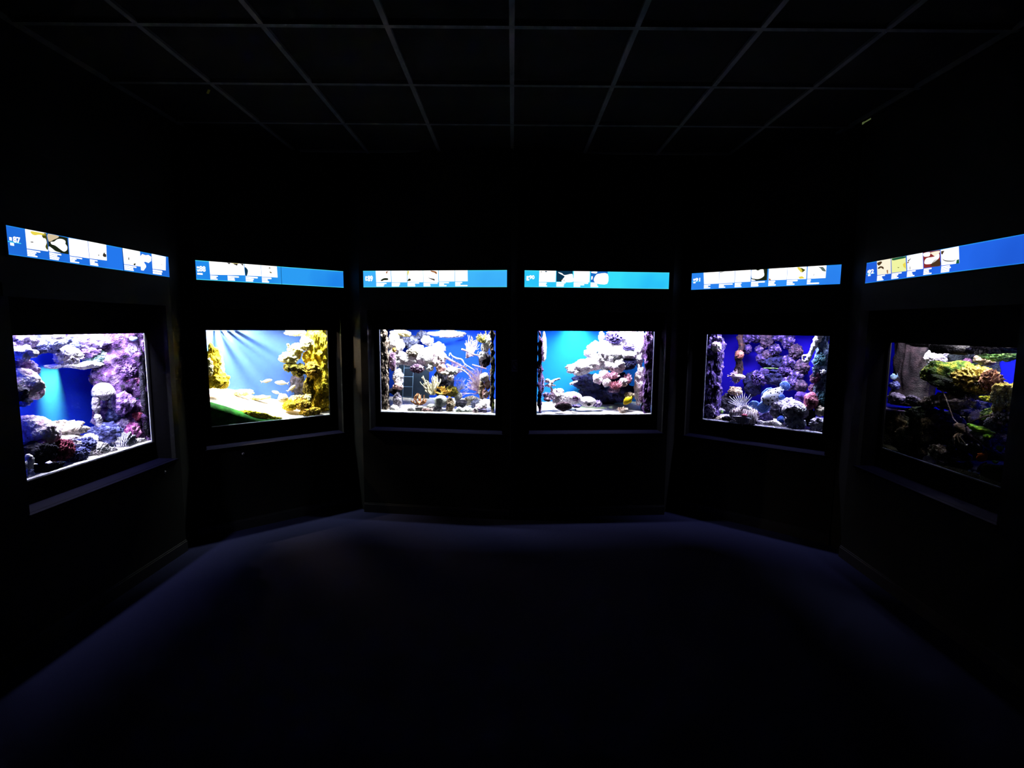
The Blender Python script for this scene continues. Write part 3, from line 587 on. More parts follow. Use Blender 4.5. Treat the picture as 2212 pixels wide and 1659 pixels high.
['reef_rock','craggy',3,-0.487,0.13,1.352,0.068,0.055,0.198,'mauve_reef',909,0,{},'mauve pitted rock beside the brown column in the third tank','rock','reef rocks in the third tank'],
['boulder','craggy',3,-0.444,0.16,1.187,0.112,0.09,0.199,'white_reef',6775,0,{},'tall white boulder left of the thin frame in the third tank','rock',''],
['reef_rock','craggy',3,-0.431,0.12,1.118,0.105,0.079,0.074,'pink_white',389,0,{},'pink edged white rock under the tall white boulder in the third tank','rock','reef rocks in the third tank'],
['reef_rock','craggy',3,-0.47,0.14,1.072,0.112,0.085,0.081,'dark_reef',8782,0,{},'dark rock in the shade of the pink edged rock in the third tank','rock','reef rocks in the third tank'],
['reef_rock','craggy',3,-0.432,0.1,0.993,0.093,0.074,0.155,'grey_white',8231,0,{},'grey streaked rock at the lower left in the third tank','rock','reef rocks in the third tank'],
['reef_rock','craggy',3,-0.45,0.06,0.919,0.086,0.069,0.074,'white_reef',6615,0,{},'white rock in the bottom left corner in the third tank','rock','reef rocks in the third tank'],
['knobby_coral','lumpy',3,-0.441,0.06,1.458,0.038,0.03,0.043,'yellow_coral',1230,0,{},'small golden coral on the white rock face in the third tank','coral','knobby corals in the third tank'],
['reef_rock','craggy',3,-0.388,0.2,1.607,0.125,0.075,0.068,'yellow_pale',1702,0,{},'yellowish rock at the top left in the third tank','rock','reef rocks in the third tank'],
['reef_rock','craggy',3,-0.406,0.42,1.526,0.182,0.134,0.143,'slate_reef',5303,0,{},'slate purple rock in the shade at the upper left in the third tank','rock','reef rocks in the third tank'],
['reef_rock','craggy',3,-0.29,0.45,1.589,0.143,0.098,0.097,'slate_reef',9083,0,{},'pale slate rock at the top behind the white boulder in the third tank','rock','reef rocks in the third tank'],
['boulder','craggy',3,-0.212,0.34,1.536,0.127,0.101,0.108,'white_reef',815,0,{},'white rock at the top middle under the bright lamp in the third tank','rock',''],
['boulder','craggy',3,-0.051,0.46,1.601,0.385,0.087,0.083,'white_reef',8883,0,{},'white rock standing in for haze along the blue backdrop top in the third tank','rock',''],  # white rock put in as the bright haze near the lamp
['boulder','smooth',3,-0.141,0.2,1.39,0.264,0.182,0.203,'white_reef',3469,0,{},'huge white boulder in the middle in the third tank','rock',''],
['spiky_coral','spiky',3,-0.296,0.18,1.431,0.16,0.094,0.093,'cream_reef',9741,0,{},'cream jagged coral left of the huge boulder in the third tank','coral',''],
['boulder','craggy',3,-0.342,0.2,1.356,0.236,0.105,0.106,'white_reef',9475,0,{},'wide white ledge left of the huge boulder in the third tank','rock',''],
['reef_rock','craggy',3,-0.028,0.15,1.305,0.103,0.082,0.115,'pink_white',9254,0,{},'rose streaked rock under the huge boulder in the third tank','rock','reef rocks in the third tank'],
['spiky_coral','spiky',3,-0.242,0.12,1.285,0.146,0.093,0.091,'mauve_reef',4017,0,{},'mauve jagged coral hanging under the wide ledge in the third tank','coral',''],
['reef_rock','craggy',3,-0.13,0.14,1.298,0.073,0.058,0.091,'white_reef',3645,0,{},'white pointed rock hanging from the huge boulder in the third tank','rock','reef rocks in the third tank'],
['cave_rock','craggy',3,-0.044,0.3,1.175,0.206,0.165,0.206,'dark_reef',7818,0,{},'dark violet rock in the cave under the huge boulder in the third tank','rock',''],
['plate_coral','plate',3,0.033,0.1,1.25,0.102,0.058,0.048,'cream_reef',6637,0,{},'cream plate coral in front of the dark cave in the third tank','coral',''],
['reef_rock','craggy',3,0.076,0.1,1.215,0.066,0.052,0.066,'white_pink',6633,0,{},'small pinkish rock below the cream plate coral in the third tank','rock','reef rocks in the third tank'],
['branching_coral','branch',3,-0.108,0.08,1.142,0.192,0.154,0.186,'coral_cream',2792,0,{'n':14,'r':0.01,'up':0.6},'pale cream branching coral colony in the middle in the third tank','coral','branching corals in the third tank'],
['branching_coral','branch',3,0.012,0.06,1.099,0.167,0.082,0.077,'yellow_coral',3905,0,{'n':12,'r':0.008,'up':0.5},'golden tipped branching coral right of the cream colony in the third tank','coral','branching corals in the third tank'],
['reef_rock','craggy',3,0.077,0.14,1.079,0.115,0.092,0.121,'olive_reef',5653,0,{},'olive grey rock beside the golden branching coral in the third tank','rock','reef rocks in the third tank'],
['finger_coral','branch',3,-0.211,0.05,1.012,0.151,0.112,0.115,'tan_orange',9026,0,{'n':9,'r':0.014,'up':0.3},'tan orange finger coral on the bottom in the third tank','coral',''],
['boulder','smooth',3,-0.01,0.06,0.997,0.12,0.096,0.114,'white_green',3539,0,{},'smooth white rounded boulder at the bottom middle in the third tank','rock',''],
['boulder','smooth',3,-0.273,0.03,0.905,0.085,0.068,0.073,'white_reef',8201,0,{},'round white stone at the bottom left of the row in the third tank','rock',''],
['boulder','craggy',3,-0.187,0.05,0.922,0.109,0.073,0.066,'white_reef',9814,0,{},'white rough rock second in the bottom row in the third tank','rock',''],
['boulder','smooth',3,-0.101,0.07,0.939,0.09,0.072,0.066,'white_green',6365,0,{},'white rounded rock behind the bottom row in the third tank','rock',''],
['reef_rock','craggy',3,-0.123,0.02,0.911,0.114,0.063,0.054,'pink_white',4413,0,{},'pink blotched rock at the bottom front in the third tank','rock','reef rocks in the third tank'],
['reef_rock','craggy',3,-0.029,0.03,0.924,0.089,0.072,0.072,'grey_white',4505,0,{},'grey pitted rock at the bottom front in the third tank','rock','reef rocks in the third tank'],
['rock_spire','craggy',3,0.084,0.06,0.97,0.089,0.071,0.149,'brown_pale',3960,0,{},'pale brown upright rock at the bottom in the third tank','rock',''],
['boulder','craggy',3,0.162,0.14,0.966,0.115,0.092,0.09,'dark_reef',6844,0,{},'dark slate boulder on the sand at the right in the third tank','rock',''],
['reef_rock','craggy',3,0.129,0.18,1.026,0.079,0.063,0.097,'white_green',7759,0,{},'pale mint rock behind the dark slate boulder in the third tank','rock','reef rocks in the third tank'],
['boulder','craggy',3,0.254,0.2,0.99,0.164,0.098,0.097,'cream_reef',1721,0,{},'cream pitted rock at the lower right in the third tank','rock',''],
['reef_rock','craggy',3,0.3,0.12,0.973,0.089,0.072,0.089,'slate_reef',3493,0,{},'slate rock in front of the cream pitted rock in the third tank','rock','reef rocks in the third tank'],
['boulder','craggy',3,0.354,0.06,0.942,0.147,0.1,0.1,'white_pink',7268,0.5,{},'white sloping rock in the bottom right corner in the third tank','rock',''],
['reef_rock','craggy',3,0.384,0.03,0.924,0.082,0.057,0.047,'lilac_reef',2868,0,{},'lilac rock at the bottom right corner in the third tank','rock','reef rocks in the third tank'],
['boulder','smooth',3,0.167,0.04,0.922,0.071,0.057,0.065,'white_green',5077,0,{},'mint white rock right of the brown upright rock in the third tank','rock',''],
['sea_fan','fan',3,0.116,0.16,1.288,0.199,0.159,0.253,'gorgon_pink',8600,0,{'n':26,'ang':0.5,'r':0.0062},'pink lilac sea fan right of the huge boulder in the third tank','coral','sea fans in the third tank'],
['sea_fan','fan',3,0.3,0.12,1.194,0.285,0.2,0.332,'gorgon_pink',5985,0,{'n':44,'ang':-0.75,'r':0.007},'large pink sea fan sweeping down the right side in the third tank','coral','sea fans in the third tank'],
['sea_fan','fan',3,0.262,0.16,1.493,0.137,0.11,0.215,'gorgon_pink',1606,0,{'n':20,'ang':0.55,'r':0.0055},'mauve sea fan at the upper right in the third tank','coral','sea fans in the third tank'],
['sea_fan','fan',3,0.155,0.2,1.134,0.146,0.117,0.146,'gorgon_pale',1754,0,{'n':14,'ang':0.6,'r':0.0042},'thin pale sea fan in front of the blue backdrop in the third tank','coral','sea fans in the third tank'],
['branching_coral','tube',3,0.346,0.13,1.413,0,0,0,'gorgon_pink',1,0,{'pts':[[0.346,0.13,1.413,0.0053],[0.28,0.13,1.424,0.0071],[0.22,0.13,1.453,0.0077],[0.178,0.13,1.468,0.0095]]},'stout lilac coral branch pointing left at the upper right in the third tank','coral','branching corals in the third tank'],
['branching_coral','tube',3,0.4,0.13,1.296,0,0,0,'gorgon_pink',1,0,{'pts':[[0.4,0.13,1.296,0.0053],[0.353,0.13,1.307,0.0059],[0.316,0.13,1.318,0.0065],[0.274,0.13,1.329,0.0059]]},'thin mauve coral branch pointing left at the right in the third tank','coral','branching corals in the third tank'],
['branching_coral','tube',3,0.015,0.15,1.395,0,0,0,'gorgon_pink',1,0,{'pts':[[0.015,0.15,1.395,0.0133],[0.076,0.15,1.36,0.012],[0.149,0.15,1.326,0.0102],[0.216,0.15,1.285,0.009],[0.288,0.15,1.221,0.0084],[0.337,0.15,1.15,0.0084],[0.361,0.15,1.078,0.0096]]},'long stout pink branch sweeping down from the huge boulder in the third tank','coral','branching corals in the third tank'],
['branching_coral','tube',3,0.038,0.13,1.325,0,0,0,'gorgon_pink',1,0,{'pts':[[0.038,0.13,1.325,0.0108],[0.111,0.13,1.291,0.0096],[0.178,0.13,1.28,0.0078],[0.226,0.13,1.245,0.0066],[0.274,0.13,1.181,0.006],[0.317,0.13,1.104,0.0054]]},'pink branch below the long stout pink branch in the third tank','coral','branching corals in the third tank'],
['branching_coral','tube',3,0.054,0.14,1.408,0,0,0,'gorgon_pale',1,0,{'pts':[[0.054,0.14,1.408,0.0048],[0.061,0.14,1.432,0.0048],[0.079,0.14,1.409,0.0048],[0.121,0.14,1.385,0.0084],[0.17,0.14,1.374,0.0084],[0.2,0.14,1.333,0.006],[0.266,0.14,1.293,0.0054],[0.327,0.14,1.252,0.0048]]},'pale knotted branch above the long stout pink branch in the third tank','coral','branching corals in the third tank'],
['boulder','craggy',3,0.083,0.12,1.267,0.132,0.082,0.078,'white_reef',3529,0,{},'pinkish white rock under the start of the pink branches in the third tank','rock',''],
['boulder','craggy',3,0.362,0.14,1.413,0.071,0.057,0.083,'white_reef',3775,0,{},'white rock between the dark rock and the olive coral in the third tank','rock',''],
['reef_rock','craggy',3,0.417,0.1,1.55,0.064,0.051,0.111,'white_green',276,0,{},'mint white rock in the upper right corner in the third tank','rock','reef rocks in the third tank'],
['reef_rock','craggy',3,0.412,0.1,1.157,0.065,0.052,0.106,'pink_white',3564,0,{},'pale rose rock under the round white rock in the third tank','rock','reef rocks in the third tank'],
['reef_rock','craggy',3,-0.417,0.2,1.398,0.112,0.09,0.1,'white_reef',4616,0,{},'white rock under the white rock face in the third tank','rock','reef rocks in the third tank'],
['reef_rock','craggy',3,-0.081,0.28,1.472,0.13,0.104,0.124,'white_reef',6802,0,{},'white rock on the right shoulder of the huge boulder in the third tank','rock','reef rocks in the third tank'],
['reef_rock','craggy',3,-0.284,0.26,1.47,0.125,0.08,0.075,'white_reef',2834,0,{},'white rock behind the cream jagged coral in the third tank','rock','reef rocks in the third tank'],
['boulder','craggy',3,0.237,0.05,0.922,0.112,0.072,0.065,'white_green',1286,0,{},'mint white low rock at the bottom right in the third tank','rock',''],
['reef_rock','craggy',3,-0.031,0.2,1.069,0.16,0.118,0.123,'dark_reef',8919,0,{},'dark rock behind the cream branching colony in the third tank','rock','reef rocks in the third tank'],
['reef_rock','craggy',3,-0.049,0.16,1.37,0.139,0.112,0.158,'white_pink',4088,0,{},'white rock bulging from the right of the huge boulder in the third tank','rock','reef rocks in the third tank'],
['soft_coral','branch',3,0.381,0.1,1.59,0.141,0.112,0.123,'olive_bush',3878,0,{'n':46,'r':0.006,'up':0.3},'olive bushy soft coral in the top right corner in the third tank','coral',''],
['reef_rock','craggy',3,0.39,0.12,1.49,0.082,0.066,0.088,'white_reef',6825,0,{},'white rock under the olive bushy coral in the third tank','rock','reef rocks in the third tank'],
['reef_rock','craggy',3,0.37,0.2,1.374,0.132,0.105,0.156,'dark_reef',4667,0,{},'dark grey rock in the shade at the right in the third tank','rock','reef rocks in the third tank'],
['boulder','smooth',3,0.392,0.08,1.224,0.088,0.07,0.088,'white_reef',3555,0,{},'round white rock on the right side in the third tank','rock',''],
['reef_rock','craggy',3,0.404,0.08,1.071,0.065,0.052,0.088,'pink_white',262,0,{},'pinkish rock low on the right side in the third tank','rock','reef rocks in the third tank'],
['rock_spire','slab',3,0.465,0.05,1.28,0.064,0.1,0.748,'brown_reef',905,0,{'sub':6},'dark brown rock column along the right edge in the third tank','rock',''],
['mossy_ridge','slab',3,0.486,0.02,1.191,0.029,0.03,0.553,'moss_green',8207,0,{'sub':5},'narrow strip of green algae along the right glass edge in the third tank','rock',''],
['rock_spire','craggy',3,0.364,0.1,1.103,0.065,0.052,0.195,'brown_pale',2334,0,{},'pale brown rock stem at the right in the third tank','rock',''],
['coral_cliff','slab',4,-0.452,0.06,1.266,0.065,0.12,0.759,'purple_reef',11,0,{'sub':6},'narrow purple coral wall along the left edge in the fourth tank','coral wall',''],
['rock_spire','smooth',4,-0.406,0.18,1.496,0.054,0.08,0.283,'white_reef',7802,0,{},'smooth white rock strip beside the left purple wall in the fourth tank','rock',''],
['reef_rock','craggy',4,-0.412,0.16,1.149,0.03,0.024,0.181,'lilac_reef',2064,0,{},'pale lilac rock strip low beside the left wall in the fourth tank','rock','reef rocks in the fourth tank'],
['coral_cliff','slab',4,0.556,0.08,1.266,0.118,0.16,0.806,'purple_reef',4603,0,{'sub':6},'purple coral wall along the right edge in the fourth tank','coral wall',''],
['rock_spire','craggy',4,0.495,0.16,1.472,0.119,0.1,0.4,'white_reef',559,0,{},'white rock strip at the upper right in the fourth tank','rock',''],
['rock_spire','craggy',4,0.494,0.14,1.145,0.106,0.1,0.401,'white_pink',8579,0,{},'streaked white rock pillar at the lower right in the fourth tank','rock',''],
['reef_rock','craggy',4,0.506,0.08,1.043,0.068,0.055,0.106,'mauve_reef',1551,0,{},'purple tinged rock low on the right side in the fourth tank','rock','reef rocks in the fourth tank'],
['boulder','craggy',4,0.18,0.22,1.412,0.398,0.2,0.298,'white_reef',1006,0,{},'enormous white coral rock in the upper middle in the fourth tank','rock',''],
['boulder','craggy',4,-0.008,0.2,1.315,0.381,0.143,0.154,'white_reef',8666,0.28,{},'white rock nose pointing left into the blue water in the fourth tank','rock',''],
['boulder','craggy',4,0.379,0.28,1.552,0.318,0.2,0.254,'white_reef',9559,0,{},'white rock mass at the top right in the fourth tank','rock',''],
['reef_rock','craggy',4,0.164,0.3,1.587,0.069,0.055,0.139,'white_reef',5102,0,{},'white ragged rock at the top of the cyan water in the fourth tank','rock','reef rocks in the fourth tank'],
['reef_rock','spiky',4,0.256,0.2,1.59,0.186,0.134,0.143,'violet_reef',6970,0,{},'violet branching rock patch at the top in the fourth tank','rock','reef rocks in the fourth tank'],
['reef_rock','spiky',4,0.383,0.16,1.495,0.118,0.075,0.068,'violet_reef',7154,0,{},'violet spiky rock patch at the upper right in the fourth tank','rock','reef rocks in the fourth tank'],
['boulder','craggy',4,0.265,0.16,1.331,0.204,0.153,0.167,'white_reef',5118,0,{},'white rock lump above the pink corals in the fourth tank','rock',''],
['boulder','smooth',4,0.373,0.12,1.428,0.16,0.079,0.074,'white_reef',2789,0,{},'smooth white ledge under the violet spiky patch in the fourth tank','rock',''],
['cave_rock','knobby',4,0.382,0.14,1.345,0.155,0.119,0.124,'navy_shade_rock',7357,0,{},'navy blue rock in the hollow at the right in the fourth tank','rock',''],
['cave_rock','craggy',4,0.065,0.4,1.147,0.334,0.174,0.193,'navy_shade_rock',4071,0,{},'navy rock standing in for shade under the white nose in the fourth tank','rock',''],  # navy colour put in for the shade below the overhang
['cave_rock','craggy',4,0.246,0.44,1.033,0.537,0.2,0.262,'navy_shade_rock',7599,0,{},'big dark blue rock standing in for shade behind the sand in the fourth tank','rock',''],  # dark mass laid over the backdrop in place of shade
['cave_rock','craggy',4,0.351,0.26,1.068,0.267,0.193,0.216,'navy_shade_rock',3900,0,{},'dark violet rock under the pink corals in the fourth tank','rock',''],
['reef_rock','craggy',4,0.098,0.14,1.199,0.092,0.073,0.104,'white_pink',4524,0,{},'white rock with a rosy hollow left of the pink corals in the fourth tank','rock','reef rocks in the fourth tank'],
['cave_rock','craggy',4,0.28,0.2,1.187,0.3,0.15,0.162,'navy_shade_rock',7940,0,{},'dark rock that carries the pink corals in the fourth tank','rock',''],
['finger_sponge','tube',4,-0.349,0.11,1.133,0,0,0,'white_reef',1,0,{'pts':[[-0.349,0.11,1.133,0.0084],[-0.334,0.11,1.106,0.012],[-0.315,0.11,1.07,0.0156],[-0.299,0.11,1.034,0.0204]]},'tapering white stalk under the antler coral in the fourth tank','sponge',''],
['reef_rock','craggy',4,0.163,0.16,1.24,0.117,0.094,0.092,'white_pink',8886,0,{},'pinkish white rock joining the nose and the coral cluster in the fourth tank','rock','reef rocks in the fourth tank'],
['spiky_coral','branch',4,0.233,0.1,1.24,0.128,0.079,0.073,'pink_branch',559,0,{'n':60,'r':0.006,'up':0.8},'pink bushy coral upper left of its cluster in the fourth tank','coral',''],
['spiky_coral','branch',4,0.368,0.1,1.216,0.092,0.074,0.105,'pink_branch',3620,0,{'n':60,'r':0.006,'up':0.7},'rose bushy coral on the right of its cluster in the fourth tank','coral',''],
['spiky_coral','branch',4,0.252,0.07,1.153,0.116,0.083,0.079,'red_branch',6205,0,{'n':60,'r':0.006,'up':0.7},'dark red bushy coral lowest of its cluster in the fourth tank','coral',''],
['reef_rock','craggy',4,0.174,0.1,1.171,0.085,0.068,0.085,'white_pink',9531,0,{},'pale rock left of the dark red coral in the fourth tank','rock','reef rocks in the fourth tank'],
['reef_rock','craggy',4,0.318,0.09,1.175,0.098,0.078,0.086,'white_pink',8727,0,{},'pale rock between the rose and dark red corals in the fourth tank','rock','reef rocks in the fourth tank'],
['reef_rock','craggy',4,0.243,0.1,1.101,0.116,0.059,0.049,'mauve_reef',8880,0,{},'mauve ledge rock under the dark red coral in the fourth tank','rock','reef rocks in the fourth tank'],
['finger_sponge','tube',4,-0.093,0.16,1.176,0,0,0,'white_reef',1,0,{'pts':[[-0.093,0.16,1.176,0.0085],[-0.117,0.16,1.167,0.0097],[-0.144,0.16,1.155,0.0122],[-0.155,0.16,1.15,0.0097]]},'stubby white sponge under the white nose in the fourth tank','sponge',''],
['branching_coral','tube',4,-0.396,0.1,1.141,0,0,0,'white_reef',1,0,{'pts':[[-0.396,0.1,1.141,0.0095],[-0.363,0.1,1.15,0.0131],[-0.339,0.1,1.148,0.0107],[-0.309,0.1,1.145,0.0084]]},'short white coral branch at the lower left in the fourth tank','coral','branching corals in the fourth tank'],
['branching_coral','tube',4,-0.363,0.1,1.144,0,0,0,'white_reef',1,0,{'pts':[[-0.363,0.1,1.144,0.0179],[-0.339,0.1,1.173,0.0155],[-0.31,0.1,1.194,0.0107],[-0.268,0.1,1.206,0.0096]]},'white antler coral branch pointing right at the lower left in the fourth tank','coral','branching corals in the fourth tank'],
['reef_rock','craggy',4,-0.378,0.1,1.188,0.054,0.043,0.042,'white_reef',360,0,{},'small white knob on the antler coral in the fourth tank','rock','reef rocks in the fourth tank'],
['sea_anemone','anemone',4,-0.382,0.06,1.044,0.113,0.09,0.095,'mauve_anemone',2280,0,{'n':46},'mauve and white sea anemone at the lower left in the fourth tank','anemone',''],
['boulder','craggy',4,-0.28,0.12,1.039,0.138,0.111,0.157,'white_reef',3252,0,{},'white pitted rock right of the mauve anemone in the fourth tank','rock',''],
['boulder','knobby',4,-0.138,0.16,1.021,0.201,0.123,0.128,'white_reef',9816,0,{},'white wide rock in the lower middle in the fourth tank','rock',''],
['reef_rock','craggy',4,-0.107,0.1,1.026,0.078,0.063,0.054,'mauve_reef',9821,0,{},'mauve streaked rock on the white wide rock in the fourth tank','rock','reef rocks in the fourth tank'],
['boulder','smooth',4,-0.003,0.1,0.992,0.158,0.103,0.103,'white_reef',9083,0,{},'smooth white boulder with a dark hollow in the fourth tank','rock',''],
['shell','smooth',4,-0.006,0.02,0.98,0.036,0.029,0.03,'dark_reef',9568,0,{},'small dark stone in front of the smooth white boulder in the fourth tank','shell',''],
['sponge','knobby',4,-0.239,0.03,0.959,0.16,0.06,0.089,'brown_sponge',4653,0,{},'rounded brown sponge on the sand in the fourth tank','sponge',''],
['leaf_coral','spiky',4,-0.121,0.04,0.96,0.102,0.049,0.036,'violet_reef',9281,0,{},'violet flat coral right of the brown sponge in the fourth tank','coral',''],
['leaf_coral','spiky',4,0.096,0.12,0.971,0.092,0.074,0.074,'lilac_reef',8666,0,{},'lilac star shaped coral on the sand in the fourth tank','coral',''],
['sea_anemone','anemone',4,0.308,0.03,0.927,0.104,0.074,0.067,'cream_anemone',9318,0,{'n':46},'cream brown sea anemone on the sand in the fourth tank','anemone',''],
['reef_rock','craggy',4,0.392,0.1,1.046,0.099,0.079,0.08,'brown_pale',8219,0,{},'brown pitted rock above the yellow fish in the fourth tank','rock','reef rocks in the fourth tank'],
['yellow_fish','tang',4,0.362,0.05,1.011,0.105,0.025,0.069,'fish_yellow',7566,0.75,{},'bright yellow oval fish above the sand in the fourth tank','fish',''],
['small_fish','fish',4,0.086,0.12,1.465,0.058,0.02,0.021,'fish_blue',4467,1.3,{},'small blue grey fish beside the enormous white rock in the fourth tank','fish','small white fish in the fourth tank'],
['stone','craggy',4,-0.172,0.02,0.924,0.024,0.019,0.013,'violet_reef',8352,0,{},'tiny violet pebble left of its twin on the sand in the fourth tank','stone','stones in the fourth tank'],
['stone','craggy',4,-0.128,0.03,0.93,0.018,0.014,0.012,'violet_reef',3832,0,{},'tiny violet pebble right of its twin on the sand in the fourth tank','stone','stones in the fourth tank'],
['coral_cliff','slab',5,-0.409,0.1,1.224,0.194,0.2,0.885,'violet_wall',2976,0,{'sub':6},'purple encrusted coral wall along the left edge in the fifth tank','coral wall',''],
['spiky_coral','spiky',5,-0.381,0.04,1.507,0.092,0.074,0.113,'white_pink',9586,0,{},'white spiky coral on the left purple wall in the fifth tank','coral',''],
['rock_spire','slab',5,-0.26,0.34,1.401,0.089,0.1,0.476,'rust_reef',3276,0,{},'rust brown coral column in the upper left in the fifth tank','rock',''],
['knobby_coral','lumpy',5,-0.245,0.28,1.438,0.081,0.065,0.081,'orange_coral',5993,0,{},'orange coral knob on the rust brown column in the fifth tank','coral','knobby corals in the fifth tank'],
['knobby_coral','lumpy',5,-0.223,0.4,1.591,0.146,0.116,0.12,'purple_dim',1256,0,{},'purple lump at the top left of the backdrop in the fifth tank','coral','knobby corals in the fifth tank'],
['knobby_coral','spiky',5,-0.134,0.4,1.593,0.134,0.107,0.108,'violet_wall',6620,0,{},'pale purple lump at the top of the backdrop in the fifth tank','coral','knobby corals in the fifth tank'],
['knobby_coral','craggy',5,-0.047,0.4,1.588,0.145,0.116,0.183,'mauve_dim',3605,0,{},'mauve lump at the top middle of the backdrop in the fifth tank','coral','knobby corals in the fifth tank'],
['knobby_coral','lumpy',5,0.127,0.4,1.566,0.122,0.098,0.161,'violet_wall',9791,0,{},'pinkish lump at the upper right of the backdrop in the fifth tank','coral','knobby corals in the fifth tank'],
['knobby_coral','spiky',5,-0.217,0.4,1.489,0.09,0.072,0.12,'purple_dim',5279,0,{},'purple ring lump left of the blue gap in the fifth tank','coral','knobby corals in the fifth tank'],
['knobby_coral','craggy',5,-0.103,0.4,1.486,0.09,0.072,0.087,'violet_wall',280,0,{},'purple lump right of the blue gap in the fifth tank','coral','knobby corals in the fifth tank'],
['knobby_coral','lumpy',5,-0.033,0.4,1.442,0.1,0.08,0.097,'mauve_dim',3853,0,{},'pink ring lump in the middle of the backdrop in the fifth tank','coral','knobby corals in the fifth tank'],
['knobby_coral','spiky',5,0.025,0.4,1.491,0.122,0.098,0.118,'violet_wall',364,0,{},'mauve lump upper middle of the backdrop in the fifth tank','coral','knobby corals in the fifth tank'],
['knobby_coral','craggy',5,-0.08,0.4,1.407,0.112,0.09,0.097,'purple_dim',8132,0,{},'violet lump above the dark cave in the fifth tank','coral','knobby corals in the fifth tank'],
['knobby_coral','lumpy',5,0.144,0.4,1.385,0.122,0.098,0.139,'violet_wall',6446,0,{},'purple lump right of the dark cave in the fifth tank','coral','knobby corals in the fifth tank'],
['knobby_coral','spiky',5,0.196,0.4,1.478,0.122,0.097,0.15,'mauve_dim',950,0,{},'purple lump left of the white branch in the fifth tank','coral','knobby corals in the fifth tank'],
['knobby_coral','craggy',5,0.204,0.4,1.258,0.144,0.115,0.139,'violet_wall',4581,0,{},'mauve lump at the right of the backdrop in the fifth tank','coral','knobby corals in the fifth tank'],
['knobby_coral','lumpy',5,-0.046,0.4,1.241,0.123,0.099,0.184,'purple_dim',8123,0,{},'brownish lump left below the dark cave in the fifth tank','coral','knobby corals in the fifth tank'],
['knobby_coral','spiky',5,-0.09,0.33,1.23,0.122,0.097,0.15,'violet_wall',5265,0,{},'dim violet lump left of the brownish lump in the fifth tank','coral','knobby corals in the fifth tank'],
['knobby_coral','craggy',5,0.262,0.33,1.178,0.12,0.096,0.116,'mauve_dim',2344,0,{},'dim purple lump above the purple sponge in the fifth tank','coral','knobby corals in the fifth tank'],
['knobby_coral','lumpy',5,0.181,0.33,1.197,0.142,0.114,0.138,'violet_wall',2089,0,{},'dim mauve lump behind the spotted fish in the fifth tank','coral','knobby corals in the fifth tank'],
['knobby_coral','spiky',5,0.12,0.4,1.298,0.133,0.107,0.118,'purple_dim',8827,0,{},'rust tinged lump under the dark cave in the fifth tank','coral','knobby corals in the fifth tank'],
['knobby_coral','craggy',5,0.043,0.4,1.596,0.145,0.08,0.075,'violet_wall',8013,0,{},'pale lump at the top edge of the backdrop in the fifth tank','coral','knobby corals in the fifth tank'],
['knobby_coral','lumpy',5,0.251,0.4,1.339,0.133,0.106,0.15,'mauve_dim',2542,0,{},'deep purple lump below the white branch in the fifth tank','coral','knobby corals in the fifth tank'],
['cave_rock','craggy',5,0.005,0.44,1.376,0.255,0.152,0.165,'navy_shade_rock',8416,0,{},'dark blue hollow rock in the middle of the backdrop in the fifth tank','rock',''],
['cave_rock','craggy',5,0.042,0.42,1.232,0.246,0.157,0.172,'navy_shade_rock',2602,0,{},'dark rock panel with green streaks in the middle in the fifth tank','rock',''],
['cave_rock','craggy',5,-0.158,0.44,1.155,0.174,0.139,0.257,'navy_shade_rock',4705,0,{},'dark blue rock at the left of the backdrop in the fifth tank','rock',''],
['leaf','plate',5,0.012,0.34,1.322,0.132,0.033,0.016,'green_algae',9610,0,{},'thin strand of green algae in the middle in the fifth tank','leaf',''],
['log','tube',5,0.416,0.1,1.643,0,0,0,'white_reef',1,0,{'pts':[[0.416,0.1,1.643,0.0345],[0.399,0.1,1.584,0.0311],[0.377,0.1,1.524,0.0221],[0.355,0.1,1.463,0.018],[0.339,0.1,1.421,0.0208],[0.322,0.1,1.408,0.0111]]},'white ragged branch slanting down from the top right in the fifth tank','log',''],
['log','tube',5,0.355,0.1,1.469,0,0,0,'white_reef',1,0,{'pts':[[0.355,0.1,1.469,0.0111],[0.329,0.1,1.459,0.0111],[0.308,0.1,1.455,0.0097],[0.31,0.1,1.419,0.0083],[0.327,0.1,1.408,0.0083]]},'small white hooked twig at the end of the branch in the fifth tank','log',''],
['coral_cliff','slab',5,0.438,0.14,1.334,0.146,0.14,0.697,'teal_wall',8140,0,{'sub':5},'teal grey rock wall along the right edge in the fifth tank','coral wall',''],
['reef_rock','craggy',5,0.435,0.1,1.425,0.104,0.083,0.131,'teal_reef',3037,0,{},'teal rock high on the right wall in the fifth tank','rock','reef rocks in the fifth tank'],
['reef_rock','craggy',5,0.411,0.12,1.28,0.097,0.078,0.125,'rust_mauve',9003,0,{},'brownish rock in the middle of the right wall in the fifth tank','rock','reef rocks in the fifth tank'],
['sea_anemone','anemone',5,0.467,0.03,1.337,0.054,0.044,0.041,'white_anemone',2525,0,{'n':20},'small white sea anemone on the right wall in the fifth tank','anemone',''],
['reef_rock','craggy',5,0.458,0.12,1.103,0.104,0.084,0.167,'teal_reef',7239,0,{},'dim teal rock low on the right wall in the fifth tank','rock','reef rocks in the fifth tank'],
['sponge','knobby',5,0.393,0.08,1.086,0.111,0.089,0.159,'rose_sponge',2154,0,{},'rose pink round sponge beside the purple sponge in the fifth tank','sponge',''],
['sponge','knobby',5,0.321,0.12,1.102,0.119,0.095,0.112,'purple_sponge',6158,0,{},'purple round sponge behind the big rocks in the fifth tank','sponge',''],
['reef_rock','craggy',5,0.398,0.14,1.187,0.091,0.073,0.084,'rust_mauve',2874,0,{},'rosy rock above the rose pink sponge in the fifth tank','rock','reef rocks in the fifth tank'],
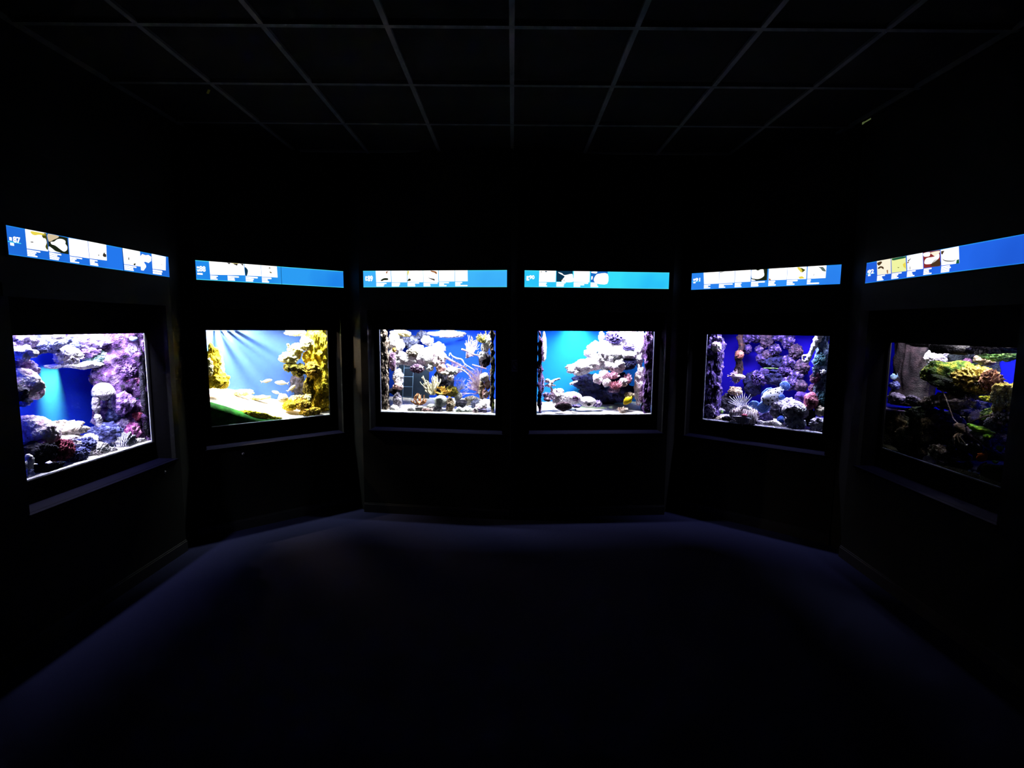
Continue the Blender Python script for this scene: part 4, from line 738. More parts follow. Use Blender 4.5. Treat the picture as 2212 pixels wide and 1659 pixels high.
['boulder','brain',5,0.142,0.1,1.031,0.148,0.11,0.112,'white_lilac',9136,0,{},'ridged pale rock at the top left of the big rocks in the fifth tank','rock',''],
['boulder','craggy',5,0.222,0.14,1.053,0.134,0.093,0.092,'white_lilac',395,0,{},'pale rock with a dark hole at the top of the rocks in the fifth tank','rock',''],
['boulder','smooth',5,0.141,0.12,0.965,0.134,0.107,0.134,'grey_reef',6937,0,{},'smooth grey rock below the ridged pale rock in the fifth tank','rock',''],
['brain_coral','brain',5,0.285,0.06,0.995,0.208,0.164,0.18,'white_lilac',1956,0,{},'large ridged brain coral at the bottom in the fifth tank','coral',''],
['boulder','craggy',5,0.291,0.03,0.901,0.173,0.12,0.124,'white_blue',1012,0,{},'blue white lumpy rock under the large brain coral in the fifth tank','rock',''],
['boulder','smooth',5,0.133,0.03,0.862,0.181,0.06,0.077,'white_reef',6515,0,{},'smooth white boulder at the bottom front in the fifth tank','rock',''],
['sponge','smooth',5,0.185,0.06,0.915,0.07,0.056,0.063,'blue_sponge',934,0,{},'small round blue sponge between the bottom rocks in the fifth tank','sponge',''],
['boulder','craggy',5,0.459,0.03,0.905,0.138,0.06,0.131,'white_lilac',3816,0,{},'pale crumbly rock in the bottom right corner in the fifth tank','rock',''],
['reef_rock','craggy',5,0.465,0.08,1.012,0.09,0.072,0.097,'cream_reef',9283,0,{},'tan rock above the bottom right rock in the fifth tank','rock','reef rocks in the fifth tank'],
['reef_rock','craggy',5,0.396,0.08,0.962,0.076,0.061,0.181,'dark_reef',8265,0,{},'dark upright rock right of the large brain coral in the fifth tank','rock','reef rocks in the fifth tank'],
['reef_rock','craggy',5,-0.26,0.26,1.094,0.133,0.097,0.096,'brown_pale',8724,0,{},'olive tan rock behind the lionfish in the fifth tank','rock','reef rocks in the fifth tank'],
['reef_rock','craggy',5,-0.318,0.28,0.983,0.164,0.131,0.193,'dark_reef',6029,0,{},'dark brown rock at the left behind the lionfish in the fifth tank','rock','reef rocks in the fifth tank'],
['reef_rock','craggy',5,-0.4,0.03,0.915,0.1,0.08,0.15,'lilac_reef',2874,0,{},'lilac knobbly rock in the bottom left corner in the fifth tank','rock','reef rocks in the fifth tank'],
['reef_rock','craggy',5,-0.306,0.05,0.863,0.107,0.071,0.064,'cream_reef',2253,0,{},'cream low rock left of the large lionfish in the fifth tank','rock','reef rocks in the fifth tank'],
['reef_rock','craggy',5,-0.246,0.02,0.868,0.106,0.03,0.057,'dark_reef',3483,0,{},'dark low rock in front of the cream low rock in the fifth tank','rock','reef rocks in the fifth tank'],
['leaf','plate',5,-0.202,0.015,0.88,0.035,0.028,0.049,'green_algae',7948,0,{},'small green weed beside the large lionfish in the fifth tank','leaf',''],
['leaf','plate',5,-0.306,0.06,0.922,0.026,0.021,0.05,'green_algae',3733,0,{},'small green weed on the lower left rock in the fifth tank','leaf',''],
['reef_rock','craggy',5,0.05,0.1,0.919,0.149,0.111,0.113,'violet_reef',1711,0,{},'violet rubble rock right of the large lionfish in the fifth tank','rock','reef rocks in the fifth tank'],
['reef_rock','craggy',5,0.024,0.03,0.861,0.105,0.07,0.063,'white_lilac',8692,0,{},'pale rubble rock at the bottom left of the boulder in the fifth tank','rock','reef rocks in the fifth tank'],
['reef_rock','craggy',5,0.358,0.01,0.84,0.11,0.03,0.034,'white_lilac',6517,0,{},'pale rubble along the bottom front edge in the fifth tank','rock','reef rocks in the fifth tank'],
['lionfish','lionfish',5,-0.218,0.12,1.246,0.154,0.05,0.136,'lion_pink',190,0,{},'small pink and white lionfish facing right at the left in the fifth tank','fish',''],
['lionfish','lionfish_big',5,-0.107,0.03,0.977,0.253,0.07,0.302,'lion_white',5335,0,{},'large white and maroon striped lionfish resting at the bottom in the fifth tank','fish',''],
['spotted_fish','grouper',5,0.099,0.07,1.093,0.224,0.05,0.252,'spot_white',2691,0.85,{},'white and blue fish with black spots and round fins in the fifth tank','fish',''],
['tree_trunk','trunk',6,-0.536,0.2,1.401,0.27,0.2,0.498,'bark_brown',1800,0,{},'brown fibrous tree trunk at the left in the rightmost tank','trunk',''],
['reef_rock','craggy',6,-0.361,0.2,1.505,0.131,0.104,0.131,'white_reef',5277,0,{},'bright white lit rock right of the trunk in the rightmost tank','rock','reef rocks in the rightmost tank'],
['backing_board','smooth',6,-0.286,0.385,1.447,0.489,0.05,0.306,'slate_board',1276,0,{},'dark slate rock face behind the mossy mound in the rightmost tank','board',''],
['rock_overhang','craggy',6,-0.066,0.045,1.567,0.39,0.08,0.074,'black_rock',7089,0,{},'black rock overhang at the top middle in the rightmost tank','rock',''],
['rock_overhang','craggy',6,0.206,0.05,1.582,0.406,0.08,0.071,'black_rock',7460,0.12,{},'black rock overhang at the top right in the rightmost tank','rock',''],
['rock_overhang','craggy',6,-0.229,0.03,1.586,0.478,0.1,0.038,'black_rock',2880,0,{},'thin black rock strip at the top left in the rightmost tank','rock',''],
['reef_rock','smooth',6,-0.238,0.3,1.554,0.11,0.052,0.04,'ice',4019,0,{},'pale blue rock glimpsed under the overhang in the rightmost tank','rock','reef rocks in the rightmost tank'],
['knobby_coral','lumpy',6,-0.237,0.3,1.479,0.05,0.04,0.05,'rust_mauve',539,0,{},'small pinkish coral above the mossy mound in the rightmost tank','coral','knobby corals in the rightmost tank'],
['leaf','spiky',6,0.051,0.22,1.533,0.187,0.08,0.075,'green_algae',495,0,{},'hanging green algae at the upper right in the rightmost tank','leaf',''],
['reef_rock','craggy',6,-0.043,0.24,1.5,0.115,0.073,0.067,'brown_pale',2049,0,{},'brown rock under the hanging green algae in the rightmost tank','rock','reef rocks in the rightmost tank'],
['mossy_rock','craggy',6,-0.153,0.14,1.404,0.317,0.166,0.182,'moss_green',1201,0,{},'green and yellow mossy mound in the middle in the rightmost tank','rock',''],
['mossy_rock','spiky',6,0.039,0.14,1.388,0.269,0.161,0.176,'moss_gold',4769,-0.25,{},'golden mossy rock right of the green mound in the rightmost tank','rock',''],
['mossy_rock','spiky',6,0.143,0.12,1.398,0.109,0.087,0.136,'moss_rust',5522,0,{},'rust tinted moss tip at the right of the mound in the rightmost tank','rock',''],
['mossy_rock','craggy',6,-0.07,0.17,1.333,0.399,0.134,0.143,'moss_dark',4518,-0.2,{},'dark green underside rock below the mossy mound in the rightmost tank','rock',''],
['mossy_rock','craggy',6,-0.27,0.13,1.382,0.059,0.047,0.078,'moss_yellow',2366,0,{},'small yellow moss patch beside the trunk in the rightmost tank','rock',''],
['mossy_rock','craggy',6,0.328,0.05,1.317,0.173,0.139,0.182,'moss_gold',1143,0,{},'bright mossy boulder at the right edge in the rightmost tank','rock',''],
['reef_rock','craggy',6,0.34,0.05,1.218,0.156,0.11,0.113,'brown_reef',9330,0,{},'brown rock under the bright mossy boulder in the rightmost tank','rock','reef rocks in the rightmost tank'],
['reef_rock','craggy',6,0.295,0.06,1.165,0.167,0.083,0.079,'grey_reef',8908,-0.25,{},'grey flat rock below the brown rock in the rightmost tank','rock','reef rocks in the rightmost tank'],
['mossy_rock','craggy',6,0.171,0.1,1.298,0.099,0.056,0.045,'moss_yellow',7969,0,{},'yellow lit rock left of the bright mossy boulder in the rightmost tank','rock',''],
['mossy_rock','craggy',6,0.2,0.08,1.213,0.08,0.064,0.08,'moss_green',7354,0,{},'small green mossy rock under the yellow lit rock in the rightmost tank','rock',''],
['small_fish','fish',6,-0.514,0.05,1.353,0.051,0.01,0.041,'fish_blue',5037,0.4,{},'small blue white fish at the left edge in the rightmost tank','fish','small white fish in the rightmost tank'],
['reef_rock','craggy',6,-0.518,0.06,1.295,0.071,0.057,0.061,'blue_reef',7251,0,{},'small dark blue rock under the left fish in the rightmost tank','rock','reef rocks in the rightmost tank'],
['stone','craggy',6,-0.476,0.05,1.211,0.111,0.085,0.081,'grey_violet',3698,0,{},'grey violet stone at the left end of the shelf in the rightmost tank','stone','stones in the rightmost tank'],
['stone','craggy',6,-0.327,0.05,1.22,0.088,0.071,0.069,'grey_violet',202,0,{},'pale violet stone on the left of the shelf in the rightmost tank','stone','stones in the rightmost tank'],
['stone','craggy',6,-0.321,0.07,1.201,0.089,0.071,0.079,'dark_reef',2286,0,{},'dark stone behind the pale violet stone in the rightmost tank','stone','stones in the rightmost tank'],
['stone','craggy',6,-0.219,0.08,1.22,0.135,0.082,0.077,'tan_stone',7992,0,{},'tan stone left of the largest shelf stone in the rightmost tank','stone','stones in the rightmost tank'],
['stone','craggy',6,-0.137,0.1,1.24,0.181,0.112,0.115,'tan_stone',8471,0,{},'largest tan stone on the shelf in the rightmost tank','stone','stones in the rightmost tank'],
['stone','craggy',6,-0.032,0.1,1.234,0.122,0.076,0.07,'tan_stone',5238,0,{},'tan stone right of the largest shelf stone in the rightmost tank','stone','stones in the rightmost tank'],
['stone','craggy',6,-0.01,0.14,1.266,0.056,0.045,0.066,'grey_violet',3977,0,{},'small grey stone under the mossy mound in the rightmost tank','stone','stones in the rightmost tank'],
['stone','craggy',6,0.052,0.12,1.247,0.055,0.044,0.046,'grey_violet',2869,0,{},'small rounded grey stone on the shelf edge in the rightmost tank','stone','stones in the rightmost tank'],
['stone','craggy',6,0.035,0.16,1.297,0.093,0.057,0.047,'tan_stone',7335,0,{},'tan flat stone under the golden moss in the rightmost tank','stone','stones in the rightmost tank'],
['stone','smooth',6,-0.229,0.16,1.305,0.045,0.036,0.041,'tan_stone',2637,0,{},'first small pale stone of the row under the mound in the rightmost tank','stone','stones in the rightmost tank'],
['stone','smooth',6,-0.188,0.16,1.306,0.045,0.036,0.041,'tan_stone',7018,0,{},'second small pale stone of the row under the mound in the rightmost tank','stone','stones in the rightmost tank'],
['stone','smooth',6,-0.153,0.16,1.315,0.044,0.035,0.041,'tan_stone',950,0,{},'third small pale stone of the row under the mound in the rightmost tank','stone','stones in the rightmost tank'],
['stone','smooth',6,-0.11,0.16,1.315,0.044,0.035,0.04,'tan_stone',3532,0,{},'last small pale stone of the row under the mound in the rightmost tank','stone','stones in the rightmost tank'],
['reef_rock','craggy',6,-0.265,0.18,1.326,0.109,0.059,0.049,'brown_reef',7171,0,{},'brown rock above the row of small stones in the rightmost tank','rock','reef rocks in the rightmost tank'],
['reef_rock','craggy',6,-0.228,0.08,1.139,0.32,0.098,0.097,'moss_dark',8537,0,{},'dark mossy rock under the shelf at the left in the rightmost tank','rock','reef rocks in the rightmost tank'],
['reef_rock','craggy',6,-0.085,0.38,1.014,0.417,0.2,0.378,'dark_brown',2544,0,{},'dark rock face under the water at the right in the rightmost tank','rock','reef rocks in the rightmost tank'],
['reef_rock','craggy',6,-0.298,0.34,1.044,0.307,0.2,0.225,'dark_brown',1625,0,{},'dark rock face under the water behind the lobster in the rightmost tank','rock','reef rocks in the rightmost tank'],
['reef_rock','craggy',6,-0.172,0.36,1.175,0.33,0.164,0.18,'dark_reef',447,0,{},'dark rock at the water line under the golden moss in the rightmost tank','rock','reef rocks in the rightmost tank'],
['reef_rock','craggy',6,-0.32,0.04,0.941,0.227,0.182,0.227,'dark_brown',5183,0,{},'dark brown boulder low at the left in the rightmost tank','rock','reef rocks in the rightmost tank'],
['reef_rock','craggy',6,-0.52,0.1,1.006,0.165,0.132,0.258,'dark_brown',4578,0,{},'dark brown rock at the lower left edge in the rightmost tank','rock','reef rocks in the rightmost tank'],
['reef_rock','craggy',6,-0.195,0.12,1.07,0.321,0.176,0.194,'dark_brown',3488,0,{},'dark brown rock in the lower middle in the rightmost tank','rock','reef rocks in the rightmost tank'],
['reef_rock','craggy',6,-0.194,0.06,1.001,0.126,0.1,0.213,'dark_brown',5623,0,{},'upright brown rock beside the lower boulder in the rightmost tank','rock','reef rocks in the rightmost tank'],
['reef_rock','craggy',6,-0.062,0.05,0.927,0.17,0.103,0.104,'brown_reef',7293,0,{},'brown rock at the bottom middle in the rightmost tank','rock','reef rocks in the rightmost tank'],
['boulder','smooth',6,-0.109,0.015,0.862,0.124,0.05,0.067,'violet_stone',8690,0,{},'smooth violet stone at the bottom front in the rightmost tank','rock',''],
['lobster','lobster',6,0.052,0.06,1.076,0.184,0.06,0.138,'lobster_brown',9894,0,{},'brown spiny lobster with two long feelers in the rightmost tank','lobster',''],
['leaf','plate',6,0.183,0.05,1.126,0.143,0.059,0.049,'leaf_green',2439,-0.2,{},'bright green leaf right of the lobster in the rightmost tank','leaf',''],
['leaf','plate',6,0.328,0.04,1.05,0.031,0.025,0.052,'leaf_green',6635,0,{},'small yellow green leaf at the right in the rightmost tank','leaf',''],
['leaf','plate',6,0.241,0.05,1.095,0.044,0.035,0.044,'leaf_green',9980,0,{},'small yellow leaf below the bright green leaf in the rightmost tank','leaf',''],
['leaf','plate',6,0.329,0.02,0.974,0.03,0.024,0.026,'leaf_green',2091,0,{},'tiny yellow green leaf near the bottom right in the rightmost tank','leaf',''],
['log','tube',6,0.136,0.05,1.107,0,0,0,'grey_wood',1,0,{'pts':[[0.136,0.05,1.107,0.0145],[0.18,0.05,1.089,0.0215],[0.219,0.05,1.074,0.0214],[0.247,0.05,1.05,0.016]]},'grey driftwood piece slanting below the green leaf in the rightmost tank','log',''],
['log','tube',6,-0.49,0.07,0.92,0,0,0,'dark_wood',1,0,{'pts':[[-0.49,0.07,0.92,0.0082],[-0.44,0.07,0.972,0.0091],[-0.372,0.07,1.027,0.01],[-0.271,0.07,1.039,0.0078],[-0.182,0.07,1.098,0.0067],[-0.107,0.07,1.16,0.0057]]},'thin dark twig crossing the lower left in the rightmost tank','log',''],
['log','tube',6,-0.238,0.04,1.014,0,0,0,'dark_brown',1,0,{'pts':[[-0.238,0.04,1.014,0.0136],[-0.221,0.04,0.956,0.0213],[-0.184,0.04,0.896,0.0251]]},'dark upright wood stump in the lower middle in the rightmost tank','log',''],
['small_fish','fish',6,0.245,0.03,0.982,0.067,0.012,0.044,'fish_orange',5291,0.9,{},'orange fish low at the right in the rightmost tank','fish','small white fish in the rightmost tank'],
['finger_sponge','tube',6,0.233,0.015,0.896,0,0,0,'rust_reef',1,0,{'pts':[[0.233,0.015,0.896,0.0053],[0.245,0.015,0.917,0.0124],[0.267,0.015,0.943,0.0106],[0.28,0.015,0.958,0.0053]]},'pinkish brown finger sponge left of the bottom rock in the rightmost tank','sponge',''],
['boulder','smooth',6,0.333,0.012,0.902,0.227,0.06,0.131,'olive_stone',4924,0,{},'smooth olive rock in the bottom right corner in the rightmost tank','rock',''],
['shell','smooth',6,0.187,0.008,0.876,0.032,0.012,0.031,'glint_white',526,0,{},'small white chip standing in for a reflection, left of its pair in the rightmost tank','shell',''],  # pale chip painted in for light reflected on the glass
['shell','smooth',6,0.227,0.008,0.88,0.053,0.012,0.029,'glint_white',8875,0,{},'wider white chip standing in for a reflection, right of its pair in the rightmost tank','shell',''],  # second chip of the same painted reflection
['stone','smooth',6,0.048,0.035,1.025,0.055,0.044,0.037,'dark_gloss',513,0,{},'dark pebble at the top left of the dark heap in the rightmost tank','stone','stones in the rightmost tank'],
['stone','smooth',6,0.089,0.035,1.02,0.055,0.044,0.042,'dark_gloss',5755,0,{},'dark pebble at the top of the dark heap in the rightmost tank','stone','stones in the rightmost tank'],
['stone','smooth',6,0.13,0.035,1.009,0.06,0.048,0.045,'dark_gloss',6735,0,{},'dark pebble in the upper middle of the dark heap in the rightmost tank','stone','stones in the rightmost tank'],
['stone','smooth',6,0.175,0.035,1.023,0.054,0.043,0.054,'dark_gloss',7438,0,{},'dark pebble at the upper right of the dark heap in the rightmost tank','stone','stones in the rightmost tank'],
['stone','smooth',6,0.056,0.035,0.956,0.052,0.041,0.046,'dark_gloss',7394,0,{},'dark pebble at the left of the dark heap in the rightmost tank','stone','stones in the rightmost tank'],
['stone','smooth',6,0.096,0.035,0.97,0.046,0.037,0.055,'dark_gloss',2540,0,{},'dark pebble in the centre of the dark heap in the rightmost tank','stone','stones in the rightmost tank'],
['stone','smooth',6,0.133,0.035,0.955,0.058,0.046,0.054,'dark_gloss',2215,0,{},'dark pebble right of the heap centre in the rightmost tank','stone','stones in the rightmost tank'],
['stone','smooth',6,0.029,0.035,0.978,0.055,0.044,0.046,'dark_gloss',2441,0,{},'dark pebble below the heap top left in the rightmost tank','stone','stones in the rightmost tank'],
['stone','smooth',6,0.01,0.035,0.923,0.047,0.037,0.056,'dark_gloss',7221,0,{},'dark pebble at the lower left of the dark heap in the rightmost tank','stone','stones in the rightmost tank'],
['stone','smooth',6,-0.017,0.035,0.865,0.084,0.057,0.047,'dark_gloss',2875,0,{},'dark flat pebble at the bottom left of the heap in the rightmost tank','stone','stones in the rightmost tank'],
['stone','smooth',6,0.056,0.035,0.889,0.074,0.059,0.055,'dark_gloss',3455,0,{},'dark pebble at the bottom middle of the heap in the rightmost tank','stone','stones in the rightmost tank'],
['stone','smooth',6,0.114,0.035,0.887,0.073,0.058,0.055,'dark_gloss',1343,0,{},'dark brown pebble at the bottom right of the heap in the rightmost tank','stone','stones in the rightmost tank'],
['stone','smooth',6,0.158,0.035,0.913,0.045,0.036,0.045,'dark_gloss',2624,0,{},'dark small pebble above the bottom right pebble in the rightmost tank','stone','stones in the rightmost tank'],
['stone','smooth',6,0.206,0.035,1.02,0.05,0.04,0.054,'dark_gloss',1281,0,{},'dark pebble at the right end of the heap in the rightmost tank','stone','stones in the rightmost tank'],
]
# what is printed on the lit signs (fractions of the sign): pictures, number, small print, seam
SIGNS = [
[[[[[0.0842,0.0021],[0.184,-0.0024],[0.1861,0.675],[0.0842,0.6903]],'w',[['y',[[0.1094,0.0493],[0.1415,0.0347],[0.1789,0.0442],[0.1773,0.1072],[0.1483,0.1156],[0.1283,0.1633],[0.1141,0.1407]]],['o',[[0.1628,0.1175],[0.1838,0.0223],[0.1855,0.5996],[0.1743,0.5211],[0.1827,0.3592],[0.1781,0.2127],[0.1677,0.211]]],['d',[[0.1006,0.4361],[0.111,0.4084],[0.1215,0.4222],[0.1106,0.4475]]]],[0.0842,0.6903],[0.0632,0.0431,0.0371,0.0471]],[[[0.19,0.0077],[0.2945,0.025],[0.2945,0.6577],[0.1915,0.669]],'g',[['w',[[0.2035,0.303],[0.2213,0.2655],[0.2379,0.1608],[0.2598,0.1141],[0.278,0.1413],[0.2822,0.2057],[0.28,0.2717],[0.289,0.3719],[0.2855,0.5027],[0.2703,0.5827],[0.2552,0.546],[0.2268,0.4136],[0.2071,0.3846]]],['t',[[0.1926,0.0164],[0.2456,0.0196],[0.2419,0.0996],[0.2207,0.1951],[0.2041,0.2776],[0.1931,0.2853]]],['w',[[0.1909,0.4866],[0.2061,0.5302],[0.2241,0.6178],[0.2507,0.6509],[0.2245,0.6638],[0.1919,0.6686]]]],[0.1915,0.669],[0.0624,0.0405,0.0514,0.047]],[[[0.3009,0.0167],[0.4095,-0.0015],[0.4111,0.6934],[0.299,0.7006]],'w',[],[0.299,0.7006],[0.0702,0.037,0.0277,0.0511]],[[[0.413,-0.0059],[0.5255,0.0019],[0.5216,0.669],[0.4141,0.6904]],'w',[['d',[[0.4979,0.4528],[0.5093,0.3378],[0.5125,0.403],[0.5189,0.3962],[0.5188,0.5169],[0.5017,0.5242]]],['d',[[0.4681,0.4842],[0.4732,0.4653],[0.4741,0.5185],[0.469,0.5239]]]],[0.4141,0.6904],[0.048,0.0301,0.048,0.0506]],[[[0.6362,-0.009],[0.7107,-0.0108],[0.7648,0.0029],[0.7603,0.6989],[0.639,0.6987]],'w',[['g',[[0.7068,0.6363],[0.7217,0.5783],[0.7246,0.6273],[0.7134,0.6963]]],['d',[[0.6725,0.3776],[0.6784,0.3644],[0.6782,0.481],[0.6722,0.4796]]]],[0.639,0.6987],[0.0899,0.0654,0.0684]],[[[0.7628,0.2296],[0.781,0.0979],[0.8072,0.1267],[0.83,0.0836],[0.8527,0.1558],[0.8489,0.3518],[0.8265,0.4689],[0.8032,0.434],[0.7776,0.4772],[0.7628,0.3792]],'w',[],[0.7628,0.3792],[0.0416]],[[[0.8568,-0.0027],[0.9778,0.015],[0.9688,0.6935],[0.8572,0.7093]],'w',[['d',[[0.8666,0.4505],[0.8712,0.4269],[0.8701,0.4665]]],['d',[[0.9324,0.4364],[0.9393,0.4143],[0.9396,0.4535]]]],[0.8572,0.7093],[0.0825,0.0755]]],['87',0.0255,0.0578,0.326,0.5367,[-0.0002,0.0597,0.5469]],[[0.0097,0.0206,0.3886,0.521],[0.0111,0.0275,0.574,0.6867]],0.6335],
[[[[[0.0794,-0.0161],[0.1815,-0.0398],[0.2907,-0.0254],[0.2956,0.6153],[0.0821,0.7034]],'w',[['d',[[0.187,-0.0312],[0.209,-0.0166],[0.2003,0.0886]]],['y',[[0.2113,-0.018],[0.2578,-0.0057],[0.2565,0.0355],[0.2128,0.0211]]],['d',[[0.2253,0.0337],[0.2415,0.0161],[0.2518,0.0301],[0.2489,0.1207],[0.2371,0.0872]]],['d',[[0.2672,0.0089],[0.2883,-0.024],[0.2865,0.1195],[0.2768,0.0438]]]],[0.0821,0.7034],[0.0461,0.0372,0.0438]],[[[0.1838,-0.0412],[0.2916,-0.0341],[0.2956,0.6153],[0.1865,0.6663]],'w',[],[0.1865,0.6663],[0.0714,0.0435,0.0458]],[[[0.2954,-0.0364],[0.3998,-0.0573],[0.4024,0.6153],[0.2995,0.642]],'w',[['n',[[0.2968,0.1952],[0.3084,0.2296],[0.3161,0.3686],[0.3089,0.6091],[0.2994,0.6136]]]],[0.2995,0.642],[0.0797,0.0528,0.048]],[[[0.4023,-0.0504],[0.5088,-0.0494],[0.5114,0.6292],[0.4049,0.635]],'w',[['o',[[0.4517,0.1517],[0.458,0.0767],[0.4684,0.1426]]],['o',[[0.4564,0.3173],[0.4666,0.3332],[0.4771,0.4123],[0.4618,0.3988]]]],[0.4049,0.635],[0.0653,0.04,0.0475]]],['88',0.0209,0.0571,0.2606,0.5496,[-0.0,0.0211,0.4684]],[[0.0072,0.0198,0.3132,0.4283],[0.0078,0.0205,0.4666,0.5931],[0.0072,0.0381,0.6429,0.7504]],0.5373],
[[[[[0.09,-0.0185],[0.1972,-0.0257],[0.1984,0.6761],[0.0927,0.7084]],'w',[['r',[[0.1643,0.0653],[0.1845,0.0029],[0.1745,0.0666],[0.1721,0.153],[0.167,0.1654]]],['g',[[0.1243,0.5813],[0.142,0.4748],[0.1598,0.4421],[0.1777,0.4702],[0.1753,0.5566],[0.1473,0.5708],[0.1346,0.6259]]]],[0.0927,0.7084],[0.0742,0.0588,0.0537]],[[[0.2008,-0.0252],[0.3101,-0.0449],[0.3113,0.7011],[0.203,0.6983]],'w',[],[0.203,0.6983],[0.0608,0.0583,0.0533]],[[[0.3131,-0.0445],[0.4239,-0.0422],[0.4251,0.7003],[0.3153,0.6886]],'w',[['y',[[0.3152,-0.0011],[0.3273,0.0221],[0.3225,0.1938],[0.3157,0.3438]]],['g',[[0.3161,0.5809],[0.327,0.4745],[0.3397,0.5405],[0.3348,0.6046],[0.3172,0.6242]]]],[0.3153,0.6886],[0.0828,0.0528,0.0553]],[[[0.4264,-0.0418],[0.5307,-0.036],[0.5319,0.7117],[0.4276,0.7006]],'w',[['r',[[0.4762,-0.0007],[0.511,0.0468],[0.5211,0.1336],[0.5187,0.2188],[0.5037,0.1314],[0.4863,0.0863]]],['d',[[0.4595,0.4341],[0.4869,0.4801],[0.5044,0.5163],[0.5045,0.6019],[0.492,0.5663]]]],[0.4276,0.7006],[0.0994,0.0473,0.0498]],[[[0.5347,-0.0354],[0.6429,-0.0333],[0.644,0.6599],[0.5368,0.6695]],'w',[],[0.5368,0.6695],[0.069,0.0346,0.0518]],[[[0.6459,-0.0329],[0.7328,-0.0293],[0.7338,0.6486],[0.648,0.6604]],'w',[],[0.648,0.6604],[0.0489,0.0367,0.0854]]],['89',0.0316,0.0687,0.2681,0.6168,[0.0007,0.0214,0.4946]],[[0.0152,0.0291,0.3301,0.6137]],None],
[[[[[0.1001,-0.0145],[0.2133,-0.0316],[0.2116,0.6693],[0.0985,0.6861]],'w',[['d',[[0.1035,0.0925],[0.1148,0.0392],[0.1187,0.1074],[0.1119,0.0827]]],['n',[[0.138,0.0228],[0.1527,0.0206],[0.1512,0.0853],[0.1394,0.0785]]]],[0.0985,0.6861],[0.0541,0.0492,0.0565]],[[[0.2167,-0.0107],[0.3276,-0.0145],[0.3307,0.6515],[0.2175,0.6426]],'n',[['w',[[0.2305,0.0819],[0.2536,0.1344],[0.2733,0.2475],[0.3226,0.167],[0.3308,0.3592],[0.3307,0.6515],[0.2534,0.6501],[0.2633,0.4553],[0.2732,0.3249],[0.2487,0.2082],[0.232,0.1247]]],['g',[[0.2411,0.5661],[0.2584,0.4647],[0.2732,0.4968],[0.2706,0.6347],[0.2436,0.6301]]]],[0.2175,0.6426],[0.064,0.0541,0.0517]],[[[0.3355,-0.0286],[0.4459,-0.0238],[0.4444,0.6646],[0.3361,0.6507]],'w',[],[0.3361,0.6507],[0.101,0.0739,0.0468]],[[[0.4518,-0.0118],[0.5692,-0.0123],[0.5685,0.732],[0.4528,0.6419]],'b',[['w',[[0.475,0.5526],[0.4751,0.4236],[0.4876,0.2281],[0.5049,0.1395],[0.5681,0.1299],[0.5685,0.732],[0.4995,0.7423],[0.4799,0.6292]]],['w',[[0.4557,0.0177],[0.4952,-0.0011],[0.4902,0.1202],[0.4655,0.1024],[0.4567,0.0822]]],['w',[[0.4565,0.2974],[0.4678,0.2957],[0.4652,0.4681],[0.4563,0.5124]]]],[0.4528,0.6419],[0.0493,0.0468,0.0542]]],['90',0.0322,0.0676,0.2726,0.5088,[0.0002,0.0223,0.4845]],[[0.0135,0.0322,0.3411,0.6202]],None],
[[[[[0.0915,-0.0039],[0.2077,-0.023],[0.2108,0.6913],[0.0989,0.6938]],'w',[],[0.0989,0.6938],[0.0501,0.0335,0.0501]],[[[0.2104,-0.022],[0.3224,-0.0236],[0.3242,0.6775],[0.2125,0.6917]],'w',[['g',[[0.2132,0.0217],[0.2455,-0.0221],[0.2294,0.0445],[0.2143,0.0563]]]],[0.2125,0.6917],[0.1013,0.0377,0.0484]],[[[0.3251,-0.0227],[0.4356,-0.0233],[0.4372,0.6652],[0.3274,0.6658]],'w',[],[0.3274,0.6658],[0.0492,0.0441,0.0492]],[[[0.4397,-0.0218],[0.5482,-0.0136],[0.5481,0.6256],[0.4422,0.6378]],'g',[['w',[[0.4407,-0.0132],[0.4683,-0.0234],[0.4833,0.0641],[0.5031,-0.0103],[0.5203,0.0165],[0.5252,0.1809],[0.5286,0.3039],[0.5227,0.4239],[0.4932,0.5372],[0.4583,0.5067],[0.4422,0.4198]]],['w',[[0.4422,0.5227],[0.4633,0.5696],[0.4733,0.6215],[0.4432,0.6339]]]],[0.4422,0.6378],[0.0942,0.0499,0.0524]],[[[0.557,-0.0184],[0.676,-0.0048],[0.6766,0.6488],[0.5592,0.6448]],'w',[['r',[[0.5607,0.5242],[0.5689,0.5588],[0.5762,0.6413],[0.5617,0.6374]]]],[0.5592,0.6448],[0.0457,0.0409,0.0504]],[[[0.6783,-0.0039],[0.7971,-0.0163],[0.7979,0.6628],[0.6784,0.6493]],'w',[['y',[[0.7397,0.0002],[0.7542,0.0176],[0.7722,0.2079],[0.7653,0.303],[0.7541,0.2015],[0.7428,0.0995]]],['o',[[0.7542,0.045],[0.7678,0.0697],[0.7902,0.1754],[0.7721,0.3053]]],['y',[[0.7493,0.5321],[0.772,0.5],[0.7898,0.6218],[0.7583,0.6323]]]],[0.6784,0.6493],[0.069,0.0393,0.0507]],[[[0.8029,-0.0256],[0.9142,-0.0155],[0.9134,0.6571],[0.8041,0.6569]],'w',[['s',[[0.8656,0.0378],[0.8786,0.0735],[0.8917,0.0709],[0.9045,0.1788],[0.9121,0.3148],[0.8915,0.2694],[0.8829,0.1708]]],['d',[[0.8397,0.4822],[0.8451,0.407],[0.8441,0.4913]]]],[0.8041,0.6569],[0.0244,0.0222,0.0748]]],['91',0.0294,0.0676,0.279,0.4979,[0.0007,0.0694,0.5162]],[[0.0133,0.0283,0.3365,0.4684],[0.0152,0.0324,0.5131,0.6229]],None],
